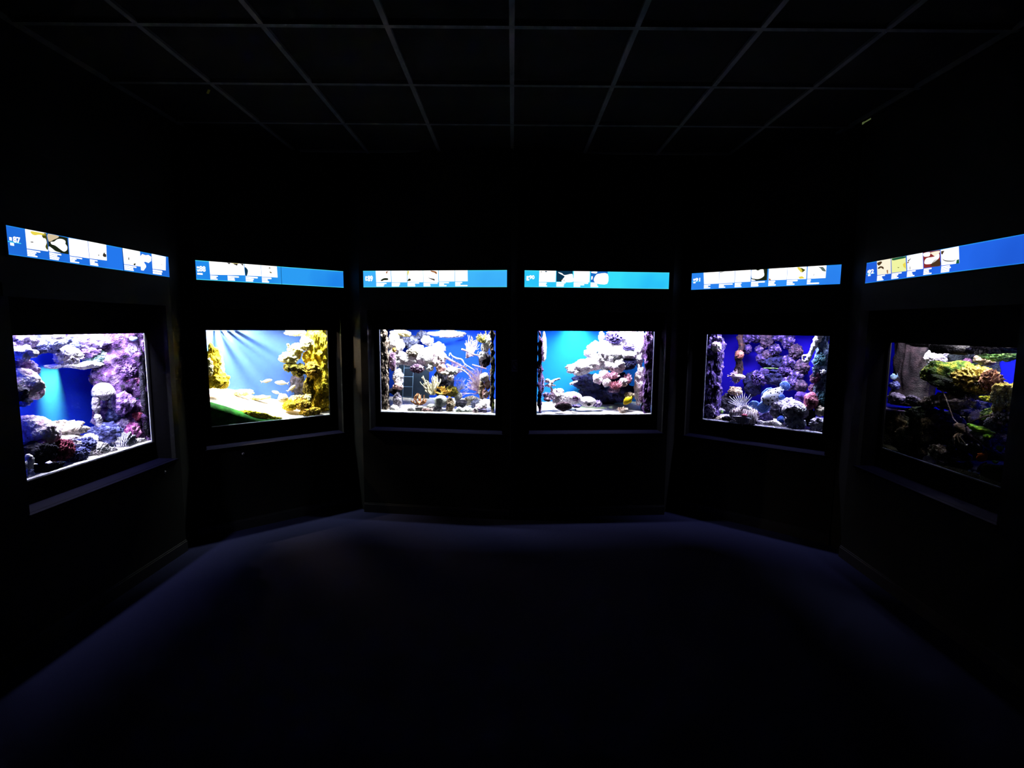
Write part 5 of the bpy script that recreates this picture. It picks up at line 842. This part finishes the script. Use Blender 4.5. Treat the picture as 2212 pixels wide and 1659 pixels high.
[[[[[0.0871,-0.0006],[0.1973,-0.0006],[0.21,0.698],[0.1006,0.6764]],'c',[['k',[[0.0905,0.1075],[0.1074,0.057],[0.1261,0.057],[0.1295,0.1291],[0.1074,0.2299]]],['k',[[0.0998,0.3451],[0.1201,0.2731],[0.1447,0.3307],[0.1473,0.4387],[0.1269,0.3523],[0.11,0.3883]]],['r',[[0.1736,0.5107],[0.1837,0.5035],[0.1863,0.6764],[0.1803,0.6692]]]],[0.1006,0.6764],[0.0636,0.0399,0.0458,0.0543]],[[[0.2024,-0.0006],[0.3075,0.0066],[0.3228,0.6836],[0.216,0.6692]],'l',[['e',[[0.2092,0.0138],[0.2473,-0.0006],[0.3067,0.0138],[0.3067,0.0858],[0.26,0.1003],[0.216,0.1003]]],['o',[[0.2541,0.4387],[0.2634,0.4963],[0.2702,0.4531],[0.2634,0.4603]]],['y',[[0.2931,0.3595],[0.3118,0.2803],[0.3194,0.5828],[0.3007,0.4819]]]],[0.216,0.6692],[0.0746,0.05,0.0424,0.0534]],[[[0.316,0.0066],[0.4228,-0.0006],[0.4364,0.6908],[0.3296,0.6692]],'w',[['d',[[0.3253,0.2299],[0.3448,0.1579],[0.3499,0.1579],[0.3313,0.2731]]],['r',[[0.3228,0.2947],[0.3338,0.2731],[0.3355,0.3379],[0.3253,0.3451]]],['d',[[0.344,0.5107],[0.3474,0.5035],[0.3491,0.6404],[0.3457,0.6404]]]],[0.3296,0.6692],[0.0585,0.0356,0.0407,0.0534]],[[[0.4262,-0.0006],[0.5314,0.0138],[0.5441,0.6764],[0.4415,0.662]],'r2',[['w',[[0.4296,0.0354],[0.4695,0.0354],[0.4712,0.1867],[0.4534,0.2011],[0.4339,0.1651]]],['w',[[0.4415,0.3883],[0.4542,0.2587],[0.5,0.2515],[0.5254,0.1507],[0.5322,0.3019],[0.5203,0.4099],[0.4898,0.5251],[0.4483,0.5035]]],['c',[[0.4737,0.057],[0.528,0.0498],[0.5314,0.1219],[0.5085,0.2443],[0.4797,0.1075]]],['k',[[0.5085,0.3811],[0.5382,0.4459],[0.5415,0.6692],[0.4873,0.6332],[0.4881,0.5251]]]],[0.4415,0.662],[0.05,0.0339,0.0365,0.0526]],[[[0.5365,0.021],[0.6391,0.0066],[0.6518,0.6764],[0.55,0.662]],'w',[['k',[[0.5399,0.0786],[0.5594,0.0858],[0.55,0.2227],[0.5424,0.1939]]],['d',[[0.5509,0.3811],[0.5695,0.4747],[0.6162,0.5395],[0.6323,0.5035],[0.617,0.5684],[0.5695,0.5107]]],['e',[[0.6365,0.5323],[0.6484,0.5179],[0.6518,0.6764],[0.634,0.6764]]]],[0.55,0.662],[0.05,0.0568,0.05,0.05]]],['92',0.0201,0.0684,0.3379,0.5539,[0.0057,0.0761,0.5539]],[[0.0142,0.0252,0.3883,0.5179],[0.0209,0.0421,0.5828,0.6764]],None],
]

# ------------------------------------------------------------------ the tanks
NAMES = ['leftmost', 'second', 'third', 'fourth', 'fifth', 'rightmost']
LOOK = ['glowing violet white with a cyan beam', 'lit yellow white', 'lit white with pink sea fans', 'lit violet white before cyan water', 'dim violet blue', 'dark, half dry, with a green mossy mound']
for t in range(1, 7):
    x, y, a, rec, tw, z0, z1, dx = WALL[t-1][:8]; D = DEPTH[t-1]; u0, u1 = URANGE[t-1]
    M = tank_matrix(t); g0, g1 = dx-tw/2, dx+tw/2
    root = bpy.data.objects.new('aquarium', None); COL.objects.link(root); root.matrix_world = M @ Matrix.Translation((dx, 0, z0)); root.empty_display_size = .1
    tag(root, '%s aquarium, %s, set in the black wall' % (NAMES[t-1], LOOK[t-1]), 'aquarium', 'aquariums round the dark alcove')
    I = Matrix.Translation((-dx, 0, -z0)); zb, zt = z0-.02, 1.83
    def part(name, box, mat):
        o = box.make(name, mat, root); o.matrix_local = I; return o
    part('glass_pane', Box().box(g0-.01, g1+.01, .0005, .0065, z0-.01, z1+.01), 'clear_glass')
    back = part('backdrop_panel', Box().box(u0, u1, D, D+.02, zb, zt), 'back_%d' % t); back['label'] = 'plain blue back panel'
    sm = 'back_%d' % t if t in (1, 6) else 'tank_black'
    part('side_panel', Box().box(u0-.02, u0, .0005, D+.02, zb-.02, zt+.02), sm)
    part('side_panel', Box().box(u1, u1+.02, .0005, D+.02, zb-.02, zt+.02), sm)
    part('base_panel', Box().box(u0, u1, .0005, D+.02, zb-.02, zb), 'tank_black')
    part('hood', Box().box(u0, u1, .0005, D+.02, zt, zt+.02).box(u0, g0-.002, .0005, .008, zb, zt).box(g1+.002, u1, .0005, .008, zb, zt).box(g0-.002, g1+.002, .0005, .008, z1+.004, zt).box(g0-.002, g1+.002, .0005, .008, zb, z0-.003), 'tank_black')
    s = Box().box(g0, g1, .0066, .0095, z0, z0+.004)  # pale strips put in for light glinting along the glass edges
    if t in (1, 4): s.box(g1-.004, g1, .0066, .0095, z0, z1)
    if t in (3, 5): s.box(g0, g0+.004, .0066, .0095, z0, z1)
    part('glint_seam', s, 'glint_pale')
    part('water', Box().box(u0+.002, u1-.002, .0098, D-.002, zb+.001, (1.112 if t == 6 else 1.77)), 'dark_water' if t == 6 else 'clear_water')
    if t == 2:
        for k, uu in enumerate((-.36, -.32, -.275, -.225)):  # unseen bars added above the view to cast streaks on the backdrop
            part('streak_bar', Box().box(uu-.009, uu+.009, .31, .49, 1.636, 1.652), 'tank_black')

# ------------------------------------------------------------------ sand
def sand(t, fn, mat, label, nu=70, nv=26, seed=3, v0=.0105):
    u0, u1 = URANGE[t-1]; D = DEPTH[t-1]; zb = WALL[t-1][5]-.019
    V = []; F = []
    us = np.linspace(u0+.003, u1-.003, nu); vv = np.linspace(v0, D-.004, nv)
    for v in vv:
        for u in us:
            p = Vector((u*9, v*9, seed)); V.append((u, v, max(zb+.002, fn(u, v)+.006*noise.fractal(p, 1, 2, 3)+.003*noise.noise(p*6))))
    k = len(V)
    for v in vv:
        for u in us: V.append((u, v, zb+.0005))
    for i in range(nv-1):
        for j in range(nu-1):
            a = i*nu+j; F.append((a, a+1, a+nu+1, a+nu)); F.append((k+a, k+a+nu, k+a+nu+1, k+a+1))
    for j in range(nu-1):
        F.append((j+1, j, k+j, k+j+1)); a = (nv-1)*nu+j; F.append((a, a+1, k+a+1, k+a))
    for i in range(nv-1):
        a = i*nu; F.append((a, a+nu, k+a+nu, k+a)); a = i*nu+nu-1; F.append((a+nu, a, k+a, k+a+nu))
    o = link('sand', mesh('sand', V, F, mat), matrix=tank_matrix(t))
    return tag(o, label, 'sand', kind='stuff')
sand(1, lambda u, v: .850+.05*v, 'sand_white', 'white sand on the bottom of the leftmost tank')
sand(3, lambda u, v: .905+.10*v, 'sand_white', 'pale sand on the bottom of the third tank')
sand(4, lambda u, v: .896+.06*v, 'sand_white', 'bright white sand on the bottom of the fourth tank')
sand(5, lambda u, v: .850+.10*v, 'sand_grey', 'grey gravelly sand on the bottom of the fifth tank')
# second tank: the bed slopes down to the right and shows a green algae band where it meets the glass
E2X = [-.55, -.503, -.394, -.278, -.158, -.032, .07, .62]; E2Z = [1.07, 1.049, 1.003, .949, .899, .860, .846, .846]
F2X = [-.6, -.384, -.214, -.037, .119, .216, .62]; F2Z = [1.15, 1.132, 1.081, 1.007, .967, .945, .93]
def bed2(u, v):
    e = np.interp(u, E2X, E2Z); f = np.interp(u, F2X, F2Z); s = min(1, max(0, (v-.03)/.37))
    return float(e + (f-e)*s**.8)
s2 = sand(2, bed2, 'sand_white', 'sloping white sand bank with a green algae edge in the second tank', 90, 30, v0=.032)
V = []; F = []; zb = .835
xs = np.linspace(-.54, .05, 50)
for k, x in enumerate(xs):
    z = bed2(x, .012); w = .044*min(1, max(.02, (z-.846)/.05)); n1 = .004*noise.noise(Vector((x*30, 0, 0)))
    V += [(x, .0318, z+.010), (x, .0230, z+.006+n1), (x, .0110, z-w*.55), (x, .0106, max(zb, z-w)), (x, .0102, zb), (x, .0318, zb)]
for k in range(len(xs)-1):
    for j in range(6): F.append((k*6+j, (k+1)*6+j, (k+1)*6+(j+1) % 6, k*6+(j+1) % 6))
F.append((0, 1, 2, 3, 4, 5)); k = (len(xs)-1)*6; F.append((k+5, k+4, k+3, k+2, k+1, k))
af = link('algae_film', mesh('algae_film', V, F, 'algae_film'), s2); af['label'] = 'green algae band along the glass'
# rightmost tank: mud below the water, a bank of pinkish sand behind the water line
sand(6, lambda u, v: .862+.10*v+.02*math.sin(u*7), 'mud', 'dark mud under the water in the rightmost tank')
b = Box(); P = [(-.876, .012), (-.530, .012), (-.525, .035), (-.303, .416), (-.876, .416)]
k = len(P); zb = .836; ring = [(u, v) for u, v in P]
V = [(u, v, zb+.03) for u, v in ring] + [(u, v, 1.113) for u, v in ring] + [(u+.006, v+.004, 1.121) for u, v in ring]
F = [tuple(range(k))[::-1], tuple(2*k+i for i in range(k))]
for r in (0, 1): F += [(r*k+i, r*k+(i+1) % k, (r+1)*k+(i+1) % k, (r+1)*k+i) for i in range(k)]
o = link('sand', mesh('sand', V, F, None, False, ['sand_pink', 'mud'], [1, 0]+[1]*k+[0]*k), matrix=tank_matrix(6))
tag(o, 'pinkish sand bank above the water line in the rightmost tank', 'sand', kind='stuff')

# ------------------------------------------------------------------ fish and other animals (nose towards -x)
def parts(root, lst):
    body = next((c for c in root.children if c.name.split('.')[0] in ('body', 'carapace')), None)
    for name, (V, F), mat in lst:
        o = link(name, mesh(name, V, F, mat), root)
        if body and name in ('eye', 'mouth'): o.parent = body
def small_fish(root, L, H, T, mat):
    secs = [(-.5, .02, .02, 0), (-.44, .22, .25, 0), (-.3, .42, .45, 0), (-.1, .5, .5, 0), (.1, .42, .4, 0), (.28, .22, .2, 0), (.36, .14, .1, 0)]
    V, F = loft_geo([(x*L, h*H, w*T, z*H) for x, h, w, z in secs])
    parts(root, [('body', (V, F), mat),
                 ('tail_fin', fin_geo([(.34*L, -.08*H), (.34*L, .08*H), (.5*L, .5*H), (.45*L, 0), (.5*L, -.5*H)], T*.12), mat),
                 ('dorsal_fin', fin_geo([(-.15*L, .42*H), (.22*L, .24*H), (.2*L, .45*H), (-.05*L, .66*H)], T*.12), mat)])
    V = []; F = []; blob_geo((-.4*L, -.3*T, .06*H), (.025*L, .12*T, .06*H), V, F, 1); parts(root, [('eye', (V, F), 'eye_black')])
def tang(root, L, H, T, mat):
    secs = [(-.5, .03, .1, -.02), (-.44, .14, .3, -.02), (-.36, .27, .6, 0), (-.22, .40, .95, 0), (0, .47, 1, 0), (.18, .40, .8, 0), (.32, .22, .5, 0), (.4, .09, .25, 0)]
    V, F = loft_geo([(x*L, h*H, w*T/2, z*H) for x, h, w, z in secs], 20)
    parts(root, [('body', (V, F), mat), ('tail_fin', fin_geo([(.38*L, -.07*H), (.38*L, .07*H), (.5*L, .22*H), (.48*L, 0), (.5*L, -.22*H)], .003), mat),
                 ('dorsal_fin', fin_geo([(-.3*L, .33*H), (0, .45*H), (.32*L, .2*H), (.30*L, .30*H), (.2*L, .42*H), (.05*L, .50*H), (-.15*L, .48*H)], .003), mat),
                 ('anal_fin', fin_geo([(-.05*L, -.46*H), (.32*L, -.2*H), (.30*L, -.30*H), (.2*L, -.42*H), (.08*L, -.50*H)], .003), mat)])
    V = []; F = []; blob_geo((-.36*L, -.36*T, .1*H), (.03*L, .12*T, .035*H), V, F, 2); parts(root, [('eye', (V, F), 'eye_black')])
def lionfish(root, L, H, T, mat):
    secs = [(.5, .03, .1, 0), (.44, .10, .5, 0), (.34, .15, .9, 0), (.15, .17, 1, .01), (-.1, .12, .7, .02), (-.28, .07, .4, .03), (-.36, .05, .2, .03)]
    V, F = loft_geo([(x*L, h*H, w*T/2, z*H) for x, h, w, z in secs])
    parts(root, [('body', (V, [f[::-1] for f in F]), mat),
                 ('dorsal_fin', fan_geo((.05*L, 0, .05*H), .06*L, .40*L, 1.6, 2.9, 8, .003, .6, .45), mat),
                 ('pectoral_fin', fan_geo((.12*L, -.3*T, -.04*H), .04*L, .52*L, 2.5, 4.5, 11, .003, 1.2, .75), mat),
                 ('tail_fin', fan_geo((-.34*L, 0, .03*H), .01*L, .16*L, 2.7, 3.6, 6, .002, .4, .9), mat)])
    V = []; F = []; blob_geo((.38*L, -.38*T, .06*H), (.02*L, .1*T, .025*H), V, F, 1); parts(root, [('eye', (V, F), 'eye_black')])
def lionfish_big(root, L, H, T, mat):
    v, f = rock_verts((L*.98, T*2.0, H*.62), 77, 'smooth', 4); v = v + np.array([0, 0, -.19*H])
    parts(root, [('body', (list(v), f), mat),
                 ('pectoral_fin', fan_geo((-.08*L, -.3*T, .02*H), .05*L, .56*L, .95, 2.75, 12, .0045, .8, .7), 'lion_fan'),
                 ('pectoral_fin', fan_geo((-.05*L, -T*1.05, -.20*H), .03*L, .34*L, 3.2, 6.1, 12, .003, .3, .85), 'lion_fan'),
                 ('tail_fin', disc_geo((.30*L, -.3*T, .12*H), .19*L, .14*H, .003, .03), 'spot_fin'),
                 ('dorsal_fin', fan_geo((.0*L, -.75*T, -.05*H), .12*L, .34*L, .5, 2.6, 11, .003, .5, .3), 'lion_fan')])
    V = []; F = []; blob_geo((.02*L, -1.02*T, -.16*H), (.10*L, .2*T, .035*H), V, F, 2); parts(root, [('mouth', (V, F), 'red_coral')])
def grouper(root, L, H, T, mat):
    l = (L*L+H*H)**.5*.98
    secs = [(-.30, .03, .2, 0), (-.27, .10, .6, 0), (-.2, .17, .9, .0), (-.05, .21, 1, .01), (.1, .19, .9, .01), (.22, .12, .6, 0), (.30, .07, .4, 0), (.34, .06, .3, 0)]
    V, F = loft_geo([(x*l, h*l, w*T/2, z*l) for x, h, w, z in secs], 18)
    parts(root, [('body', (V, F), mat), ('tail_fin', disc_geo((.42*l, 0, 0), .115*l, .125*l, .005, .02), 'spot_fin'),
                 ('pectoral_fin', disc_geo((-.32*l, -.3*T, -.04*l), .17*l, .15*l, .005, .03), 'spot_fin'),
                 ('dorsal_fin', disc_geo((.0*l, 0, .17*l), .17*l, .09*l, .004, .05), 'spot_fin'),
                 ('anal_fin', disc_geo((.16*l, -.02, -.15*l), .08*l, .07*l, .004, .05), 'spot_fin')])
    V = []; F = []; blob_geo((-.22*l, -.42*T, .07*l), (.015*l, .1*T, .015*l), V, F, 2); parts(root, [('eye', (V, F), 'eye_black')])
def lobster(root, L, H, T, mat, t):
    V, F = loft_geo([(x*L, h*H, w*T, z*H) for x, h, w, z in [(-.2, .05, .1, .3), (-.12, .18, .4, .25), (.05, .26, .6, .15), (.2, .24, .6, 0), (.22, .2, .5, -.02)]])
    A, B = loft_geo([(x*L, h*H, w*T, z*H) for x, h, w, z in [(.2, .2, .5, -.02), (.24, .22, .55, -.05), (.28, .18, .5, -.1), (.33, .2, .5, -.15), (.37, .16, .4, -.2), (.43, .16, .4, -.28), (.5, .1, .3, -.36)]])
    tl = [('carapace', (V, F), mat), ('abdomen', (A, B), mat), ('tail_fin', disc_geo((.54*L, 0, -.42*H), .10*L, .10*H, .003, .08), mat)]
    for k in range(6):
        s = -1 if k % 2 else 1; x = (-.05+.07*(k//2))*L
        tl.append(('leg', tube_geo(*smooth_path([(x, s*.4*T, .0), (x-.10*L, s*.9*T, -.12*H), (x-.12*L+.05*L*k, s*1.0*T, -.5*H)], [.006, .005, .003], 3), 6), mat))
    parts(root, tl)
    inv = root.matrix_world.inverted() @ tank_matrix(t)
    for P in FEELERS:
        V, F = tube_geo(*smooth_path([inv @ Vector(p) for p in P], [.005, .004, .0035, .003, .002][:len(P)], 4), 6)
        parts(root, [('antenna', (V, F), 'dark_wood' if len(P) == 4 else 'brown_pale')])
FEELERS = [[(.047, .06, 1.12), (.005, .05, 1.151), (-.03, .04, 1.23), (-.075, .05, 1.281), (-.126, .07, 1.311)], [(.079, .06, 1.123), (.14, .05, 1.165), (.221, .04, 1.206), (.306, .03, 1.237)]]

# ------------------------------------------------------------------ fill the tanks
for name, style, t, u, v, z, W_, D_, H_, mat, seed, tilt, op, label, cat, group in ITEMS:
    if style == 'tube':
        P = op['pts']; c = Vector((u, v, z)); M = tank_matrix(t) @ Matrix.Translation(c)
        Q, R = smooth_path([Vector(p[:3])-c for p in P], [p[3] for p in P], 5)
        rnd = random.Random(seed+int(u*1000))
        if mat in ('white_reef', 'grey_white', 'dark_brown') and len(P) > 3: R = [r*(1+.16*rnd.uniform(-1, 1)) for r in R]
        V, F = tube_geo(Q, R, 10)
        o = link(name, mesh(name, keep_inside(t, M, np.array(V)), F, mat), matrix=M)
    else:
        M = place(t, u, v, z, tilt); size = (W_, D_, H_)
        if style in ('fish', 'tang', 'lionfish', 'lionfish_big', 'grouper', 'lobster'):
            o = bpy.data.objects.new(name, None); COL.objects.link(o); o.matrix_world = M; o.empty_display_size = .03
            if style == 'fish': small_fish(o, W_, H_, D_, mat)
            elif style == 'tang': tang(o, W_, H_, D_, mat)
            elif style == 'lionfish': lionfish(o, W_, H_, D_, mat)
            elif style == 'lionfish_big': lionfish_big(o, W_, H_, D_, mat)
            elif style == 'grouper': grouper(o, W_, H_, D_, mat)
            else: bpy.context.view_layer.update(); lobster(o, W_, H_, D_, mat, t)
        elif style in ('branch', 'fan'):
            V, F = branch_geo(size, seed, op['n'], op.get('r', .0042), op.get('up', .5), style == 'fan', op.get('ang', 0))
            V = fit(V, (W_, min(D_, .10) if style == 'branch' else .04, H_))
            o = link(name, mesh(name, keep_inside(t, M, V), F, mat), matrix=M)
        elif style in ('anemone', 'bubble'):
            o = bpy.data.objects.new(name, None); COL.objects.link(o); o.matrix_world = M; o.empty_display_size = .03
            rnd = random.Random(seed)
            bv, bf = rock_verts((W_*.62, D_*.6, H_*.5), seed, 'smooth', 3); bv = bv + np.array([0, 0, -.22*H_])
            link('base', mesh('base', keep_inside(t, M, bv), bf, 'rock_bubble' if style == 'bubble' else mat), o)
            V = []; F = []
            if style == 'bubble':
                for k in range(15):
                    g = rnd.uniform(0, PI); e = rnd.uniform(.5, 1)
                    blob_geo((math.cos(g)*e*W_*.44, -rnd.uniform(0, .5)*D_, (math.sin(g)*e-.5)*H_*.8), (W_*.06, W_*.05, W_*.065), V, F, 2)
                link('tentacle_tips', mesh('tentacle_tips', keep_inside(t, M, np.array(V)), F, mat), o)
            else:
                for k in range(op['n']):
                    g = rnd.uniform(0, 2*PI); e = rnd.uniform(.25, 1); zz = rnd.uniform(-.2, .9)
                    a = Vector((math.cos(g)*.2*W_*e, math.sin(g)*.2*D_*e, -.1*H_)); q = Vector((math.cos(g)*.5*W_*e, math.sin(g)*.5*D_*e, .5*H_*zz))
                    tube_geo(*smooth_path([a, (a+q)/2+Vector((0, 0, .12*H_)), q], [.0042, .0038, .003], 3), 6, V, F)
                link('tentacles', mesh('tentacles', keep_inside(t, M, np.array(V)), F, mat), o)
        else:
            big = max(W_, H_)
            sub = op.get('sub') or (5 if big > .13 else 4 if big > .035 else 3)
            V, F = rock_verts(size, seed, style, sub)
            o = link(name, mesh(name, keep_inside(t, M, V), F, mat), matrix=M)
    tag(o, label, cat, group or None)

# thin ladder of bars and slate panel behind it, third tank
M3 = tank_matrix(3)
o = bpy.data.objects.new('bar_frame', None); COL.objects.link(o); o.matrix_world = M3 @ Matrix.Translation((-.42, .36, .9)); o.empty_display_size = .05
tag(o, 'thin pale blue frame of crossed bars standing in the third tank', 'frame')
for P in ([(-.357, .36, 1.30), (-.381, .36, .925)], [(-.452, .36, 1.30), (-.477, .36, .925)]):
    c = Vector((-.42, .36, .9)); V, F = tube_geo([Vector(p)-c for p in P], [.0026, .0026], 8); link('upright', mesh('upright', V, F, 'pale_frame'), o)
for z in (1.269, 1.185, 1.087, .985):
    f = (1.30-z)/.375; V, F = tube_geo([Vector((-.357-.024*f, .36, z))-c, Vector((-.452-.025*f, .36, z))-c], [.0022, .0022], 8); link('rung', mesh('rung', V, F, 'pale_frame'), o)
tag(Box().box(-.56, -.25, .50, .515, .93, 1.33).make('slate_panel', 'dark_slate', matrix=M3), 'dark slate panel behind the thin frame in the third tank', 'panel')

# ------------------------------------------------------------------ the lit signs over the tanks
def glow(name, c, k, c2=None):
    m, nt, out = base_mat(name)
    e = nt.nodes.new('ShaderNodeEmission'); e.inputs[1].default_value = k; nt.links.new(e.outputs[0], out.inputs[0])
    if c2:
        tc = nt.nodes.new('ShaderNodeTexCoord'); n = nt.nodes.new('ShaderNodeTexNoise'); n.inputs['Scale'].default_value = 2.2; n.inputs['Detail'].default_value = 2
        r = nt.nodes.new('ShaderNodeValToRGB'); r.color_ramp.elements[0].color = lin(c2); r.color_ramp.elements[1].color = lin(c)
        r.color_ramp.elements[0].position = .3; r.color_ramp.elements[1].position = .62
        nt.links.new(tc.outputs['Object'], n.inputs['Vector']); nt.links.new(n.outputs['Fac'], r.inputs[0]); nt.links.new(r.outputs[0], e.inputs[0])
    else: e.inputs[0].default_value = lin(c)
SB = [('#2478ee', '#1c60c8'), ('#2c9cf4', '#1474e4'), ('#44bcfc', '#38a8fa'), ('#38e0fc', '#22b0fa'), ('#3090fa', '#2878e8'), ('#2468ec', '#1c54cc')]
for i, (c, c2) in enumerate(SB): glow('sign_blue_%d' % (i+1), c, 1.0, c2)
for k, c, e in [('w', 'ffffff', 1.3), ('y', 'ecd850', 1), ('o', '4c4c10', 1), ('d', '34302c', 1), ('g', '1c2414', 1), ('t', 'd8c4a0', 1), ('n', '0c3450', 1), ('b', '1c6cc8', 1), ('r', 'a0602c', 1), ('s', '60706c', 1), ('c', 'f8f0d8', 1.05),
                ('k', '4c3420', 1), ('l', 'ecf0a0', 1.05), ('e', '1c5c3c', 1), ('r2', '8c2c2c', 1), ('q', '50e8fc', 1)]: glow('print_'+k, c, e)
for i in range(6):
    x, y, a, rec, tw, z0, z1, dx, sw, s0, s1 = WALL[i][:11]; sh = s1-s0
    M = wall_matrix(i+1) @ Matrix.Translation((-sw/2, 0, s0))
    root = bpy.data.objects.new('lit_sign', None); COL.objects.link(root); root.matrix_world = M; root.empty_display_size = .05
    ph, num, small, seam = SIGNS[i]
    tag(root, 'long backlit blue sign numbered %s above the %s tank, %d fish photographs' % (num[0], NAMES[i], len(ph)), 'sign', 'backlit signs above the aquariums')
    X = lambda s: s*sw
    Z = lambda tt: (1-tt)*sh
    Box().box(-.012, sw+.012, -.004, -.0005, -.012, 0).box(-.012, sw+.012, -.004, -.0005, sh, sh+.012).box(-.012, 0, -.004, -.0005, 0, sh).box(sw, sw+.012, -.004, -.0005, 0, sh).make('frame', 'black_paint', root)
    Box().box(0, sw, -.003, -.0005, 0, sh).make('backlit_panel', 'sign_blue_%d' % (i+1), root)
    Box().box(0, sw, -.0034, -.003, 0, .004).box(0, sw, -.0034, -.003, sh-.004, sh).make('bright_edge', 'print_q' if i in (1, 2, 3) else 'sign_blue_2', root)
    for q, base, blobs, cap, widths in ph:
        b = Box(); fm = []; keys = [base] + [k for k, _ in blobs]; uk = list(dict.fromkeys(keys))
        b.prism([(X(s), Z(min(tt, .995))) for s, tt in q][::-1], -.0036, -.003); fm += [0]*(2+len(q))
        for k, P in blobs:
            P = [(X(s), Z(max(.005, tt))) for s, tt in P]; n = len(P)
            if n > 4:   # round the outline
                Q = []
                for j in range(n):
                    A_, B_, C_, D_ = (Vector(P[(j+m) % n]) for m in (-1, 0, 1, 2))
                    for f in (0, .33, .67): Q.append(tuple(.5*((2*B_)+(C_-A_)*f+(2*A_-5*B_+4*C_-D_)*f*f+(3*B_-A_-3*C_+D_)*f**3)))
                P = [(x, min(z, sh-.001)) for x, z in Q]
            ar = sum(P[j][0]*P[(j+1) % len(P)][1]-P[(j+1) % len(P)][0]*P[j][1] for j in range(len(P)))
            b.prism(P if ar > 0 else P[::-1], -.0040, -.0036); fm += [uk.index(k)]*(2+len(P))
        link('photograph', mesh('photograph', b.V, b.F, None, False, ['print_'+k for k in uk], fm), root)
        b = Box(); s, tt = cap; n = len(widths); g = (.955-tt-.02)/n
        for k, wd in enumerate(widths):
            za = Z(tt+.03+g*k); zb = Z(tt+.03+g*k+g*.82); x0, x1 = X(s), X(s+wd); r = (za-zb)*.4
            b.prism([(x0, zb), (x1-r, zb), (x1, zb+r), (x1, za-r), (x1-r, za), (x0, za)], -.0036, -.003)
        b.make('caption', 'print_w', root)
    s, a0, a1, t0, t1, (l0, l1, lt) = num
    cu = bpy.data.curves.new('number', 'FONT'); cu.body = s; cu.extrude = .0004; cu.offset = .0; cu.materials.append(MAT['print_w'])
    o = bpy.data.objects.new('number', cu); COL.objects.link(o)
    bpy.context.view_layer.update(); dm = o.dimensions
    ww = X(a1-a0); hh = (t1-t0)*sh
    cu.offset = .035
    bpy.context.view_layer.update()
    me = bpy.data.meshes.new_from_object(o.evaluated_get(bpy.context.evaluated_depsgraph_get())); me.name = 'number'
    bpy.data.objects.remove(o); bpy.data.curves.remove(cu)
    o = link('number', me, root)
    o.matrix_local = Matrix.Translation((X(a0), -.0036, Z(t1))) @ Matrix.Rotation(PI/2, 4, 'X') @ Matrix.Diagonal((ww/max(dm.x, .01), hh/max(dm.y, .01), 1, 1))
    Box().box(X(max(l0, .002)), X(l1), -.0035, -.003, Z(lt)-.0018, Z(lt)+.0018).make('underline', 'print_q', root)
    b = Box()
    for p0, p1, q0, q1 in small:
        n = max(1, round((q1-q0)/.10)); g = (q1-q0)/n
        for k in range(n): b.box(X(p0), X(p1-(.006 if k % 2 else 0)), -.0036, -.003, Z(q0+g*(k+.86)), Z(q0+g*k))
    b.make('small_print', 'print_w', root)
    if seam: Box().box(X(seam)-.0012, X(seam)+.0012, -.0042, -.003, 0, sh).make('panel_seam', 'tank_black', root)

# ------------------------------------------------------------------ small things on the walls
A = wall_matrix(3) @ Vector((ENDS[2][1], .025, 0)); B = wall_matrix(4) @ Vector((ENDS[3][0], .025, 0)); mid = (A+B)/2; d = B-A
M = Matrix.Translation((mid.x, mid.y, 1.347)) @ Matrix.Rotation(math.atan2(d.y, d.x), 4, 'Z') @ Matrix.Translation((0, -.004, 0))
flat_mat('sticker_grey', '#4c4450', .5); flat_mat('sticker_dark', '#060608', .6)
o = Box().box(-.045, .045, -.0015, 0, -.05, .05).make('prohibition_sticker', 'sticker_grey', matrix=M)
tag(o, 'small square prohibition sticker between the third and fourth tanks', 'sticker')
V = []; F = []
for k in range(24):
    for r in (.030, .042):
        g = 2*PI*k/24
        for yy in (-.0025, -.0015): V.append((math.cos(g)*r, yy, math.sin(g)*r))
for k in range(24):
    a, c = k*4, ((k+1) % 24)*4
    F += [(a, c, c+2, a+2), (a+2, c+2, c+3, a+3), (a+3, c+3, c+1, a+1), (a+1, c+1, c, a)]
b = Box(); b.V = V; b.F = F
b.prism([(-.028, .016), (-.016, .028), (.028, -.016), (.016, -.028)][::-1], -.0025, -.0015)
b.make('barred_ring', 'sticker_dark', o)
flat_mat('lock_metal', '#8c8c8c', .3, .6)
for t, u, z, lab in ((1, .388, .65, 'small round cabinet lock under the leftmost tank'), (2, -.31, .632, 'small round cabinet lock under the second tank')):
    V, F = disc_geo((0, 0, 0), .011, .011, .006, 0, 18, 2)
    o = link('cabinet_lock', mesh('cabinet_lock', V, F, 'lock_metal'), matrix=wall_matrix(t) @ Matrix.Translation((u, -.006, z)))
    tag(o, lab, 'lock', 'cabinet locks under the tanks')
    Box().box(-.0015, .0015, -.0075, -.0055, -.006, .006).make('keyhole', 'tank_black', o)
glow('slot_glow', '#8ca064', .25)
b = Box().box(0, .016, -.003, 0, 0, .014).box(.022, .028, -.003, 0, .002, .012).box(.034, .085, -.003, 0, .003, .011)
o = b.make('light_slot', 'slot_glow', matrix=Matrix.Translation((2.425, 3.75, 3.095)) @ Matrix.Rotation(-PI/2, 4, 'Z'))
tag(o, 'thin slot of dim greenish light under the ceiling at the right', 'light')
glow('slot_glow_dim', '#4c4c1c', .12)
o = Box().box(-.03, .03, -.004, 0, -.006, .006).make('light_slot', 'slot_glow_dim', matrix=Matrix.Translation((-1.884, 3.336, CEIL-.0145)) @ Matrix.Rotation(-.9, 4, 'Z') @ Matrix.Rotation(PI/2, 4, 'X'))
tag(o, 'faint yellowish gap of light in the ceiling at the upper left', 'light')
